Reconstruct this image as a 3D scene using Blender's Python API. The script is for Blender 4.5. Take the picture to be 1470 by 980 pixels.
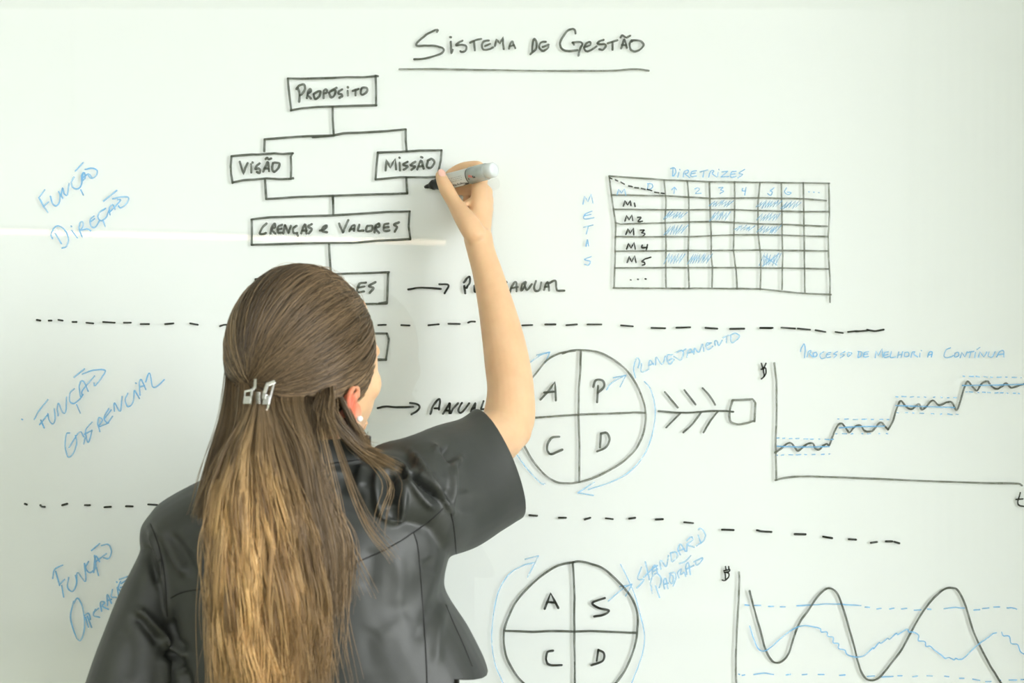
import bpy, bmesh, math, random
import numpy as np
from mathutils import Vector, Matrix, noise
from mathutils.bvhtree import BVHTree

random.seed(7)
rng = np.random.default_rng(7)
scene = bpy.context.scene
for o in list(bpy.data.objects):
    bpy.data.objects.remove(o, do_unlink=True)

# ---------------------------------------------------------------- camera, world, exposure
FPX, CX, CY = 2042.0, 735.0, 490.0        # focal length and centre in pixels of the 1470x980 frame
DIST, CAMZ = 2.12, 1.55                   # board distance, eye height
cam_data = bpy.data.cameras.new('camera')
cam_data.sensor_width = 36.0
cam_data.lens = 36.0 * FPX / 1470.0
cam_data.clip_start = 0.05
cam_data.dof.use_dof = True
cam_data.dof.focus_distance = 2.04
cam_data.dof.aperture_fstop = 5.0
cam = bpy.data.objects.new('camera', cam_data)
scene.collection.objects.link(cam)
cam.location = (0, -DIST, CAMZ)
cam.rotation_euler = (math.radians(90), 0, 0)
scene.camera = cam

scene.view_settings.view_transform = 'Standard'
scene.view_settings.look = 'None'
scene.view_settings.gamma = 1.0
scene.view_settings.use_curve_mapping = False
scene.view_settings.exposure = -0.72
scene.cycles.use_denoising = True
scene.cycles.max_bounces = 10
scene.cycles.transparent_max_bounces = 16

SKY_REAR, SKY_RIGHT = 3.0, 33.0           # an overcast sky with the sun behind the cloud on the right
world = bpy.data.worlds.new('overcast_sky')
scene.world = world
world.use_nodes = True
wn = world.node_tree.nodes; wl = world.node_tree.links
wbg = wn['Background']
wtc = wn.new('ShaderNodeTexCoord'); wsep = wn.new('ShaderNodeSeparateXYZ'); wramp = wn.new('ShaderNodeValToRGB'); wmr = wn.new('ShaderNodeMapRange')
wl.new(wtc.outputs['Generated'], wsep.inputs[0]); wmz = wn.new('ShaderNodeMapRange'); wmz.interpolation_type = 'SMOOTHSTEP'; wmz.inputs[1].default_value = -0.26; wmz.inputs[2].default_value = 0.12
wl.new(wsep.outputs['Z'], wmz.inputs[0]); wl.new(wmz.outputs[0], wramp.inputs[0]); wl.new(wramp.outputs[0], wbg.inputs[0])
wramp.color_ramp.elements[0].position = 0.0; wramp.color_ramp.elements[0].color = (0.36, 0.37, 0.33, 1)
wramp.color_ramp.elements[1].position = 1.0; wramp.color_ramp.elements[1].color = (0.985, 1.0, 1.03, 1)
wmr.interpolation_type = 'SMOOTHSTEP'
wmr.inputs[1].default_value = 0.30; wmr.inputs[2].default_value = 0.85; wmr.inputs[3].default_value = SKY_REAR; wmr.inputs[4].default_value = SKY_RIGHT
wl.new(wsep.outputs['X'], wmr.inputs[0]); wl.new(wmr.outputs[0], wbg.inputs[1])

# room extents
RX0, RX1, RY0, RY1, RZ = -3.3, 2.95, -5.0, 0.06, 3.4
# windows: (wall, a0, a1, z0, z1); a runs along x on the rear wall, along y on the right wall
WINDOWS = [('rear', -3.1, 2.60, 0.12, 3.28),
           ('right', -4.7, -3.35, 0.4, 3.2), ('right', -3.25, -1.9, 0.4, 3.2)]
def portal(name, loc, rot, sx, sy):
    l = bpy.data.lights.new(name, 'AREA'); l.shape = 'RECTANGLE'; l.size = sx; l.size_y = sy
    l.cycles.is_portal = True
    o = bpy.data.objects.new(name, l); scene.collection.objects.link(o)
    o.location = loc; o.rotation_euler = rot
for i, (w, a0, a1, z0, z1) in enumerate(WINDOWS):
    m = ((a0 + a1) / 2, (z0 + z1) / 2)
    if w == 'rear':
        portal('window_daylight', (m[0], RY0 - 0.16, m[1]), (math.radians(90), 0, 0), a1 - a0, z1 - z0)
    else:
        portal('window_daylight', (RX1 + 0.16, m[0], m[1]), (math.radians(90), 0, math.radians(90)), a1 - a0, z1 - z0)
for o in scene.objects:
    if o.type == 'LIGHT':          # an area lamp shines along its local -Z: turn each one into the room
        want = Vector((0, 1, 0)) if o.location.y < RY0 else Vector((-1, 0, 0))
        o.rotation_euler = want.to_track_quat('-Z', 'Z').to_euler()

# ---------------------------------------------------------------- helpers
C = scene.collection.objects
def P(px, py, d):
    """the world point seen at a pixel of the photograph, d metres in front of the camera"""
    return Vector(((px - CX) / FPX * d, -DIST + d, CAMZ - (py - CY) / FPX * d))
S = DIST / FPX
def mesh_obj(name, verts, faces, mat, parent=None, smooth=True):
    me = bpy.data.meshes.new(name)
    me.from_pydata([tuple(v) for v in verts], [], faces)
    me.update()
    return link(name, me, mat, parent, smooth)
def link(name, me, mat, parent=None, smooth=True):
    me.name = name
    if mat is not None:
        me.materials.clear(); me.materials.append(mat)
    if smooth:
        me.polygons.foreach_set('use_smooth', [True] * len(me.polygons))
    o = bpy.data.objects.new(name, me); C.link(o)
    if parent is not None:
        o.parent = parent
        o.matrix_parent_inverse = Matrix.Translation(-world_loc(parent))
    return o
def world_loc(o):
    v = Vector(o.location)
    while o.parent is not None:
        v = Vector(o.location) if o.parent is None else v
        v = o.matrix_parent_inverse @ v
        o = o.parent; v = v + Vector(o.location)
    return v
def empty(name, loc):
    o = bpy.data.objects.new(name, None); C.link(o); o.location = loc; o.empty_display_size = 0.05
    return o
def tag(o, label=None, cat=None, group=None, kind=None):
    if label: o['label'] = label
    if cat: o['category'] = cat
    if group: o['group'] = group
    if kind: o['kind'] = kind
    return o
class MB:
    """collects shapes into one vertex/face list"""
    def __init__(s): s.v = []; s.f = []
    def add(s, v, f):
        n = len(s.v); s.v += [Vector(p) for p in v]; s.f += [tuple(i + n for i in q) for q in f]; return s
    def box(s, a, b):
        x0, y0, z0 = a; x1, y1, z1 = b
        return s.add([(x0,y0,z0),(x1,y0,z0),(x1,y1,z0),(x0,y1,z0),(x0,y0,z1),(x1,y0,z1),(x1,y1,z1),(x0,y1,z1)],
                     [(0,3,2,1),(4,5,6,7),(0,1,5,4),(1,2,6,5),(2,3,7,6),(3,0,4,7)])
    def obox(s, c, ax, ay, az):
        c = Vector(c)
        vs = [c + ax*i + ay*j + az*k for k in (-1,1) for (i,j) in ((-1,-1),(1,-1),(1,1),(-1,1))]
        return s.add(vs, [(0,3,2,1),(4,5,6,7),(0,1,5,4),(1,2,6,5),(2,3,7,6),(3,0,4,7)])
    def build(s, name, mat, parent=None, smooth=False): return mesh_obj(name, s.v, s.f, mat, parent, smooth)
def bevel(o, w, n=2):
    m = o.modifiers.new('bevel', 'BEVEL'); m.width = w; m.segments = n; m.limit_method = 'ANGLE'
    return o
def catmull(pts, n):
    """n samples per span through the rows of pts"""
    p = np.asarray(pts, float)
    if len(p) < 3: 
        t = np.linspace(0, 1, n + 1)[:, None]; return p[0] * (1 - t) + p[-1] * t
    q = np.vstack([2 * p[0] - p[1], p, 2 * p[-1] - p[-2]])
    out = []
    for i in range(len(p) - 1):
        a, b, c, d = q[i], q[i+1], q[i+2], q[i+3]
        for k in range(n):
            t = k / n
            out.append(0.5 * (2*b + (c-a)*t + (2*a-5*b+4*c-d)*t*t + (3*b-a-3*c+d)*t**3))
    out.append(p[-1]); return np.array(out)
def loft(rings, n=24, sub=4, cap=True, power=2.0):
    """rings: (centre, X half-axis, Y half-axis); smooth in between, domed at both ends"""
    rows = catmull([list(c) + list(x) + list(y) for c, x, y in rings], sub)
    cs, xs, ys = rows[:, :3], rows[:, 3:6], rows[:, 6:9]
    th = np.linspace(0, 2*math.pi, n, endpoint=False)
    ct, st = np.cos(th), np.sin(th)
    ce = np.sign(ct) * np.abs(ct) ** (2/power); se = np.sign(st) * np.abs(st) ** (2/power)
    R = []
    def ring(c, x, y): R.append(c + ce[:, None]*x + se[:, None]*y)
    def dome(c, x, y, d):
        r = 0.6 * min(np.linalg.norm(x), np.linalg.norm(y))
        return [(c + d*r*math.sin(a), x*math.cos(a), y*math.cos(a)) for a in (0.4, 0.8, 1.15, 1.45)]
    if cap:
        d = cs[0] - cs[1]; d = d / np.linalg.norm(d)
        for a in reversed(dome(cs[0], xs[0], ys[0], d)): ring(*a)
    for i in range(len(cs)): ring(cs[i], xs[i], ys[i])
    if cap:
        d = cs[-1] - cs[-2]; d = d / np.linalg.norm(d)
        for a in dome(cs[-1], xs[-1], ys[-1], d): ring(*a)
    V = np.vstack(R); m = len(R); F = []
    for i in range(m - 1):
        for j in range(n):
            k = (j + 1) % n
            F.append((i*n+j, i*n+k, (i+1)*n+k, (i+1)*n+j))
    F.append(tuple(reversed(range(n)))); F.append(tuple((m-1)*n + j for j in range(n)))
    return [Vector(v) for v in V], F
def frame(d, ref=(0, 0, 1)):
    d = Vector(d).normalized(); r = Vector(ref)
    x = d.cross(r)
    if x.length < 1e-4: x = d.cross(Vector((0, 1, 0)))
    x.normalize(); return x, x.cross(d).normalized()
def limb(pts, n=18, sub=4, ref=(0, -1, 0)):
    """pts: (point, radius) or (point, ra, rb) -> loft with round sections"""
    R = []
    for i, p in enumerate(pts):
        c = Vector(p[0]); ra = p[1]; rb = p[2] if len(p) > 2 else ra
        a = Vector(pts[max(i-1, 0)][0]); b = Vector(pts[min(i+1, len(pts)-1)][0])
        x, y = frame(b - a, ref)
        R.append((c, x*ra, y*rb))
    return loft(R, n, sub)
def ell(c, ax, ay, az, nu=20, nv=14):
    V = []; F = []; c = Vector(c)
    for i in range(nv + 1):
        p = math.pi * i / nv
        for j in range(nu):
            t = 2*math.pi*j/nu
            V.append(c + ax*(math.sin(p)*math.cos(t)) + ay*(math.sin(p)*math.sin(t)) + az*math.cos(p))
    for i in range(nv):
        for j in range(nu):
            k = (j+1) % nu
            F.append((i*nu+j, (i+1)*nu+j, (i+1)*nu+k, i*nu+k))
    return V, F
def remesh(parts, voxel, smooth_n=4, smooth_f=0.5):
    mb = MB()
    for v, f in parts: mb.add(v, f)
    me = bpy.data.meshes.new('tmp'); me.from_pydata([tuple(v) for v in mb.v], [], mb.f); me.update()
    bm = bmesh.new(); bm.from_mesh(me); bmesh.ops.remove_doubles(bm, verts=bm.verts, dist=1e-6)
    bmesh.ops.recalc_face_normals(bm, faces=bm.faces); bm.to_mesh(me); bm.free()
    o = bpy.data.objects.new('tmp', me); C.link(o)
    m = o.modifiers.new('r', 'REMESH'); m.mode = 'VOXEL'; m.voxel_size = voxel
    s = o.modifiers.new('s', 'SMOOTH'); s.iterations = smooth_n; s.factor = smooth_f
    dg = bpy.context.evaluated_depsgraph_get(); dg.update()
    out = bpy.data.meshes.new_from_object(o.evaluated_get(dg))
    bpy.data.objects.remove(o, do_unlink=True); bpy.data.meshes.remove(me)
    return out
def lathe(prof, a, d, n=28, ref=(0, 0, 1)):
    """prof: (distance along d, radius)"""
    a = Vector(a); d = Vector(d).normalized(); x, y = frame(d, ref); V = []; F = []
    for s, r in prof:
        for j in range(n):
            t = 2*math.pi*j/n; V.append(a + d*s + x*(r*math.cos(t)) + y*(r*math.sin(t)))
    m = len(prof)
    for i in range(m-1):
        for j in range(n):
            k = (j+1) % n; F.append((i*n+j, i*n+k, (i+1)*n+k, (i+1)*n+j))
    F.append(tuple(reversed(range(n)))); F.append(tuple((m-1)*n+j for j in range(n)))
    return V, F

# ---------------------------------------------------------------- materials
def mat(name, col, rough=0.5, metal=0.0, spec=0.5, **kw):
    m = bpy.data.materials.new(name); m.use_nodes = True
    b = m.node_tree.nodes['Principled BSDF']
    b.inputs['Base Color'].default_value = (*col, 1); b.inputs['Roughness'].default_value = rough
    b.inputs['Metallic'].default_value = metal; b.inputs['Specular IOR Level'].default_value = spec
    for k, v in kw.items(): b.inputs[k.replace('_', ' ')].default_value = v
    return m
def add_noise(m, scale, c0, c1, rough=None, bump=0.0, detail=4.0, bscale=None):
    nt = m.node_tree; b = nt.nodes['Principled BSDF']
    tc = nt.nodes.new('ShaderNodeTexCoord'); nz = nt.nodes.new('ShaderNodeTexNoise'); rp = nt.nodes.new('ShaderNodeValToRGB')
    nz.inputs['Scale'].default_value = scale; nz.inputs['Detail'].default_value = detail
    nt.links.new(tc.outputs['Object'], nz.inputs['Vector']); nt.links.new(nz.outputs['Fac'], rp.inputs[0])
    rp.color_ramp.elements[0].position = 0.3; rp.color_ramp.elements[0].color = (*c0, 1)
    rp.color_ramp.elements[1].position = 0.7; rp.color_ramp.elements[1].color = (*c1, 1)
    nt.links.new(rp.outputs[0], b.inputs['Base Color'])
    if rough:
        mr = nt.nodes.new('ShaderNodeMapRange'); mr.inputs[3].default_value = rough[0]; mr.inputs[4].default_value = rough[1]
        nt.links.new(nz.outputs['Fac'], mr.inputs[0]); nt.links.new(mr.outputs[0], b.inputs['Roughness'])
    if bump:
        n2 = nt.nodes.new('ShaderNodeTexNoise'); n2.inputs['Scale'].default_value = bscale or scale*3; n2.inputs['Detail'].default_value = 5
        nt.links.new(tc.outputs['Object'], n2.inputs['Vector'])
        bp = nt.nodes.new('ShaderNodeBump'); bp.inputs['Strength'].default_value = bump; bp.inputs['Distance'].default_value = 0.001
        nt.links.new(n2.outputs['Fac'], bp.inputs['Height']); nt.links.new(bp.outputs[0], b.inputs['Normal'])
    return m
def thin_glass(name, tint, rough=0.0):
    m = bpy.data.materials.new(name); m.use_nodes = True; nt = m.node_tree; nt.nodes.clear()
    out = nt.nodes.new('ShaderNodeOutputMaterial'); mx = nt.nodes.new('ShaderNodeMixShader')
    tr = nt.nodes.new('ShaderNodeBsdfTransparent'); gl = nt.nodes.new('ShaderNodeBsdfGlossy'); fr = nt.nodes.new('ShaderNodeFresnel')
    geo = nt.nodes.new('ShaderNodeNewGeometry'); mu = nt.nodes.new('ShaderNodeMath'); inv = nt.nodes.new('ShaderNodeMath')
    tr.inputs[0].default_value = (*tint, 1); gl.inputs['Roughness'].default_value = rough; fr.inputs['IOR'].default_value = 1.5
    inv.operation = 'SUBTRACT'; inv.inputs[0].default_value = 1.0; mu.operation = 'MULTIPLY'
    nt.links.new(geo.outputs['Backfacing'], inv.inputs[1]); nt.links.new(inv.outputs[0], mu.inputs[0]); nt.links.new(fr.outputs[0], mu.inputs[1])
    nt.links.new(mu.outputs[0], mx.inputs[0]); nt.links.new(tr.outputs[0], mx.inputs[1]); nt.links.new(gl.outputs[0], mx.inputs[2])
    nt.links.new(mx.outputs[0], out.inputs[0]); return m
def ink(name, col, d0, d1, scale=60.0):
    """dry-erase ink: a thin film of uneven density"""
    m = bpy.data.materials.new(name); m.use_nodes = True; nt = m.node_tree; nt.nodes.clear()
    out = nt.nodes.new('ShaderNodeOutputMaterial'); mx = nt.nodes.new('ShaderNodeMixShader')
    tr = nt.nodes.new('ShaderNodeBsdfTransparent'); df = nt.nodes.new('ShaderNodeBsdfDiffuse'); df.inputs[0].default_value = (*col, 1)
    tc = nt.nodes.new('ShaderNodeTexCoord'); nz = nt.nodes.new('ShaderNodeTexNoise'); mr = nt.nodes.new('ShaderNodeMapRange')
    nz.inputs['Scale'].default_value = scale; nz.inputs['Detail'].default_value = 3
    mr.inputs[1].default_value = 0.3; mr.inputs[2].default_value = 0.7; mr.inputs[3].default_value = d0; mr.inputs[4].default_value = d1
    nt.links.new(tc.outputs['Object'], nz.inputs['Vector']); nt.links.new(nz.outputs['Fac'], mr.inputs[0]); nt.links.new(mr.outputs[0], mx.inputs[0])
    nt.links.new(tr.outputs[0], mx.inputs[1]); nt.links.new(df.outputs[0], mx.inputs[2]); nt.links.new(mx.outputs[0], out.inputs[0]); return m

M = {}
M['board'] = mat('white_back_paint', (0.856, 0.874, 0.874), 0.6, spec=0.2)
M['glass'] = thin_glass('board_glass', (0.986, 0.996, 0.990))
M['pane'] = thin_glass('window_glass', (0.99, 0.995, 0.99))
M['wall'] = add_noise(mat('wall_paint', (0.78, 0.78, 0.75), 0.7), 3, (0.76, 0.76, 0.73), (0.8, 0.8, 0.77), bump=0.05, bscale=200)
M['dark_wall'] = add_noise(mat('olive_wall_paint', (0.2, 0.2, 0.15), 0.7), 3, (0.19, 0.19, 0.14), (0.22, 0.22, 0.16), bump=0.05, bscale=200)
M['mid_wall'] = add_noise(mat('stone_wall_paint', (0.30, 0.31, 0.26), 0.7), 3, (0.28, 0.29, 0.24), (0.32, 0.33, 0.28), bump=0.05, bscale=200)
M['ceil'] = mat('ceiling_paint', (0.85, 0.85, 0.83), 0.8)
M['floor'] = add_noise(mat('olive_carpet', (0.30, 0.29, 0.18), 0.9), 40, (0.27, 0.26, 0.155), (0.34, 0.33, 0.205), bump=0.4, bscale=300)
M['frame'] = mat('window_frame_paint', (0.6, 0.6, 0.58), 0.4)
M['ink'] = ink('black_marker_ink', (0.062, 0.072, 0.053), 0.68, 0.90)
M['ink_dark'] = ink('fresh_black_marker_ink', (0.016, 0.018, 0.013), 0.82, 0.97)
M['ink_faint'] = ink('faded_black_marker_ink', (0.12, 0.13, 0.10), 0.58, 0.84)
M['blue'] = ink('blue_marker_ink', (0.16, 0.47, 0.83), 0.45, 0.85)
M['blue_faint'] = ink('pale_blue_marker_ink', (0.18, 0.50, 0.84), 0.34, 0.64)

# ---------------------------------------------------------------- the room
def structure(o): o['kind'] = 'structure'; return o
T = 0.15
structure(MB().box((RX0-T, RY0-T, -0.1), (RX1+T, RY1+T, 0.0)).build('floor', M['floor']))
structure(MB().box((RX0-T, RY0-T, RZ), (RX1+T, RY1+T, RZ+0.1)).build('ceiling', M['ceil']))
structure(MB().box((RX0-T, RY1, 0), (RX1+T, RY1+T, RZ)).build('wall_front', M['wall']))
structure(MB().box((RX0-T, RY0, 0), (RX0, RY1, RZ)).build('wall_left', M['mid_wall']))
def wall_with_holes(name, lo, hi, holes, place, m):
    mb = MB(); x = lo
    for (a0, a1, z0, z1) in sorted(holes):
        mb.box(*place(x, a0, 0, RZ)); mb.box(*place(a0, a1, 0, z0)); mb.box(*place(a0, a1, z1, RZ)); x = a1
    mb.box(*place(x, hi, 0, RZ)); return structure(mb.build(name, m))
pl_rear = lambda a, b, z0, z1: ((a, RY0-T, z0), (b, RY0, z1))
pl_right = lambda a, b, z0, z1: ((RX1, a, z0), (RX1+T, b, z1))
wall_with_holes('wall_back', RX0, RX1, [w[1:] for w in WINDOWS if w[0] == 'rear'], pl_rear, M['dark_wall'])
wall_with_holes('wall_right', RY0, RY1, [w[1:] for w in WINDOWS if w[0] == 'right'], pl_right, M['wall'])
for i, (w, a0, a1, z0, z1) in enumerate(WINDOWS):
    pl = (lambda a, b, c, d: ((a, RY0-0.10, c), (b, RY0-0.04, d))) if w == 'rear' else (lambda a, b, c, d: ((RX1+0.04, a, c), (RX1+0.10, b, d)))
    gp = (lambda a, b, c, d: ((a, RY0-0.075, c), (b, RY0-0.069, d))) if w == 'rear' else (lambda a, b, c, d: ((RX1+0.069, a, c), (RX1+0.075, b, d)))
    fr = MB(); t = 0.04
    fr.box(*pl(a0, a0+t, z0, z1)); fr.box(*pl(a1-t, a1, z0, z1)); fr.box(*pl(a0+t, a1-t, z0, z0+t)); fr.box(*pl(a0+t, a1-t, z1-t, z1))
    f = structure(fr.build('window_%d' % (i+1), M['frame']))
    MB().box(*gp(a0+t, a1-t, z0+t, z1-t)).build('pane', M['pane'], f)
structure(MB().box((1.70, -0.98, 0), (RX1, -0.82, RZ)).build('added_shade_wall', M['dark_wall']))      # added stub wall, out of view, shading the board's right edge from window light
structure(MB().box((RX0, RY1-0.012, 0), (RX1, RY1, 0.09)).build('baseboard_front', M['frame']))

# sheer curtain drawn along the rear window, gathered ever denser towards the right wall
m = bpy.data.materials.new('sheer_curtain_cloth'); m.use_nodes = True; nt = m.node_tree; nt.nodes.clear()
out = nt.nodes.new('ShaderNodeOutputMaterial'); mx = nt.nodes.new('ShaderNodeMixShader'); tr = nt.nodes.new('ShaderNodeBsdfTransparent'); df = nt.nodes.new('ShaderNodeBsdfDiffuse')
df.inputs[0].default_value = (0.30, 0.31, 0.22, 1); tc = nt.nodes.new('ShaderNodeTexCoord'); sx = nt.nodes.new('ShaderNodeSeparateXYZ'); mr = nt.nodes.new('ShaderNodeMapRange')
mr.inputs[1].default_value = 1.25; mr.inputs[2].default_value = 2.55; mr.inputs[3].default_value = 0.0; mr.inputs[4].default_value = 1.0; mr.interpolation_type = 'SMOOTHSTEP'
nt.links.new(tc.outputs['Object'], sx.inputs[0]); nt.links.new(sx.outputs['X'], mr.inputs[0]); nt.links.new(mr.outputs[0], mx.inputs[0])
nt.links.new(tr.outputs[0], mx.inputs[1]); nt.links.new(df.outputs[0], mx.inputs[2]); nt.links.new(mx.outputs[0], out.inputs[0])
V = []; F = []
for i in range(121):
    x = 1.2 + 1.65*i/120
    yy = RY0 + 0.10 + 0.03*math.sin(i*0.9*(1 + i/240))
    V += [(x, yy, 0.02), (x, yy, RZ-0.03)]
F = [(2*i, 2*i+2, 2*i+3, 2*i+1) for i in range(120)]
tag(mesh_obj('sheer_curtain', V, F, m), 'pale sheer curtain gathered at the end of the rear window', 'curtain')
# linear warm pendant lamp at the back of the room; its reflection is the pale line across the board
LA, LB = Vector((-1.99, -3.40, 1.977)), Vector((-0.29, -4.02, 1.977))
lamp = empty('pendant_lamp', (LA + LB)/2); tag(lamp, 'long thin warm pendant lamp hanging behind the writer', 'lamp')
ld = (LB-LA).normalized(); lx = ld.cross(Vector((0, 0, 1)))
MB().obox((LA+LB)/2 + Vector((0, 0, 0.016)), ld*((LB-LA).length/2), lx*0.012, Vector((0, 0, 0.007))).build('housing', M['frame'], lamp)
em = bpy.data.materials.new('warm_led'); em.use_nodes = True; e_ = em.node_tree.nodes['Principled BSDF']; e_.inputs['Base Color'].default_value = (0.9, 0.8, 0.7, 1)
e_.inputs['Emission Color'].default_value = (1.0, 0.78, 0.58, 1); e_.inputs['Emission Strength'].default_value = 18.0
MB().obox((LA+LB)/2, ld*((LB-LA).length/2), lx*0.010, Vector((0, 0, 0.009))).build('diffuser', em, lamp)
for q in (LA.lerp(LB, 0.15), LA.lerp(LB, 0.85)):
    v, f = limb([(q + Vector((0, 0, 0.02)), 0.0015), (Vector((q.x, q.y, RZ)), 0.0015)], 6, 1, ref=(0, 1, 0)); mesh_obj('cord', v, f, M['frame'], lamp)
# ---------------------------------------------------------------- the glass board and everything drawn on it
BX0, BX1, BZ0, BZ1 = -1.25, 1.15, 0.80, 2.30
board = empty('whiteboard', ((BX0+BX1)/2, 0.0, BZ0))
tag(board, 'wall-mounted white glass board covered in handwritten black and blue diagrams', 'whiteboard')
bevel(MB().box((BX0, 0.0041, BZ0), (BX1, RY1-0.001, BZ1)).build('backing_panel', M['board'], board), 0.002)
MB().box((BX0, 0.0, BZ0), (BX1, 0.004, BZ1)).build('glass_pane', M['glass'], board)
stroke_no = [0]
def parse(txt, ox, oy, k):
    """'x,y x,y; x,y ...' in the coordinates of an enlarged crop -> list of pixel polylines ('!' = straight segments)"""
    out = []; straight = txt.startswith('!')
    for part in txt.lstrip('!').split(';'):
        pts = [(ox + float(a)/k, oy + float(b)/k) for a, b in (p.split(',') for p in part.split())]
        if pts: out.append((pts, straight))
    return out
def strokes(items, wpx):
    """flat ribbons of ink with rounded ends on the front face of the glass"""
    V = []; F = []
    for pts, straight in items:
        p = np.array(pts, float)
        if len(p) == 1: p = np.vstack([p, p + 0.5])
        if len(p) > 2 and not straight: p = catmull(p, 6)
        else:
            q = []
            for i in range(len(p)-1):
                n = max(2, int(np.linalg.norm(p[i+1]-p[i]) / 8))
                q += [p[i] + (p[i+1]-p[i])*j/n for j in range(n)]
            p = np.array(q + [p[-1]])
        keep = [0]
        for i in range(1, len(p)):
            if np.linalg.norm(p[i]-p[keep[-1]]) > 0.25: keep.append(i)
        p = p[keep] if len(keep) > 1 else np.vstack([p[0], p[0]+0.4])
        # a hand never draws dead straight
        s0 = stroke_no[0]*3.7
        if len(p) > 5:
            p = p + np.array([[noise.noise((s0, i*0.35, 0)), noise.noise((s0, i*0.35, 5))] for i in range(len(p))]) * 0.35
        tan = np.gradient(p, axis=0); tan /= np.maximum(np.linalg.norm(tan, axis=1), 1e-6)[:, None]
        nor = np.stack([-tan[:, 1], tan[:, 0]], 1)
        w = np.array([(wpx+(0.05 if wpx > 2.55 else -0.1))*0.5*(1 + 0.22*noise.noise((s0, i*0.22, 9))) for i in range(len(p))])
        stroke_no[0] += 1
        y = -0.00025 - (stroke_no[0] % 40)*4e-6
        rows = []
        for a in (1.3, 0.8, 0.35):
            rows.append((p[0] - tan[0]*w[0]*math.sin(a), nor[0]*w[0]*math.cos(a)))
        rows += [(p[i], nor[i]*w[i]) for i in range(len(p))]
        for a in (0.35, 0.8, 1.3):
            rows.append((p[-1] + tan[-1]*w[-1]*math.sin(a), nor[-1]*w[-1]*math.cos(a)))
        b = len(V)
        for c, h in rows:
            for q in (c + h, c - h):
                V.append(((q[0]-CX)*S, y, CAMZ - (q[1]-CY)*S))
        for i in range(len(rows)-1):
            F.append((b+2*i, b+2*i+1, b+2*i+3, b+2*i+2))
    return V, F
def draw(name, parent, m, w, *specs, label=None):
    items = []
    for tr, txt in specs: items += parse(txt, *tr)
    v, f = strokes(items, w)
    o = mesh_obj(name, v, f, M[m], parent, smooth=False)
    if label: o['label'] = label
    return o
def dashes(tr, rows, seed=0):
    r = random.Random(seed); out = []
    for x0, y0, x1, y1, n in rows:
        for i in range(n):
            t = (i + 0.15*r.uniform(-1, 1)) / max(n-1, 1); l = r.uniform(0.06, 0.34)/n
            t0, t1 = max(t-l, 0), min(t+l, 1)
            out.append('%f,%f %f,%f' % (x0+(x1-x0)*t0, y0+(y1-y0)*t0+r.uniform(-2, 2), x0+(x1-x0)*t1, y0+(y1-y0)*t1+r.uniform(-2, 2)))
    return (tr, '; '.join(out))
def hatch(tr, cells, seed=3):
    r = random.Random(seed); out = []
    for x0, y0, x1, y1 in cells:
        n = max(5, int((x1-x0)/14)); pts = []
        for i in range(n):
            x = x0 + (x1-x0)*(i+0.2)/n
            pts.append('%f,%f' % (x - 14 + r.uniform(-4, 4), y1 - r.uniform(0, 10)))
            pts.append('%f,%f' % (x + 16 + r.uniform(-4, 8), y0 + r.uniform(0, 10)))
        out.append(' '.join(pts))
    return (tr, '!' + '; '.join(out))

PX = (0, 0, 1)
A_ = (400, 95, 9.156); B_ = (580, 30, 8.167); C_ = (750, 30, 7.737); D_ = (355, 295, 6.0); E_ = (320, 205, 13.364)
Z1 = (300, 20, 3.63); Z2 = (560, 20, 3.63); Z3 = (320, 270, 3.63); Z5 = (820, 220, 3.675); Z6 = (0, 200, 5.446); Z7 = (0, 500, 5.446); Z8 = (0, 700, 3.5)
Y1 = (740, 460, 3.63); Y2 = (1070, 460, 3.5); Y3 = (690, 740, 4.083); Y4 = (1020, 740, 3.267)
PL = (900, 465, 8.647); ST = (890, 745, 7.843); PR = (1140, 485, 4.594); AN = (530, 540, 7.737); PA = (640, 360, 7.737)
GR = (1080, 500, 4.9); HR = (1270, 500, 4.085)

title = draw('title_lettering', board, 'ink', 3.0,
  (B_, "385,130 395,110 370,108 280,150 190,220 145,270 160,292 250,290 350,292 430,310 465,335 440,380 330,420 220,445 120,450"),
  (B_, "548,245 550,330 555,380 570,340; 540,190 550,192; 685,232 640,255 612,285 680,280 730,300 720,350 680,365 660,355; 775,255 830,230 905,210; 820,240 830,345; 995,230 935,240 912,290 930,335 990,335 1045,310; 950,295 1010,270; 1230,325 1245,270 1270,240 1285,280 1305,318; 1240,295 1290,285"),
  (B_, "!1065,295 1085,215 1120,265 1165,190 1160,260 1168,330"),
  (C_, "110,340 110,270 130,200 155,240 150,310 88,370; 260,230 205,240 185,290 215,330 255,325 290,290; 225,290 290,265; 590,140 580,100 540,92 490,120 430,210 418,270 450,320 520,335 610,325; 555,240 640,235 665,260 640,310 620,385; 560,240 572,265; 690,290 750,270 750,235 710,250 685,300 710,338 760,325 820,285; 900,210 850,230 835,255 910,260 925,280 895,320 855,315; 945,250 1055,215; 1000,235 1000,320; 1095,305 1115,250 1130,205 1150,260 1160,300; 1105,265 1150,270; 1090,185 1110,160 1150,185 1195,165; 1210,215 1190,260 1200,315 1245,340 1310,315 1345,265 1310,225 1240,215 1210,230"),
  label='black handwritten title Sistema de Gestão at the top of the board')
draw('underline', title, 'ink_faint', 2.7, (Z2, "48,288 300,288 500,292 900,297 1150,295 1280,288 1348,296"))

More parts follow.
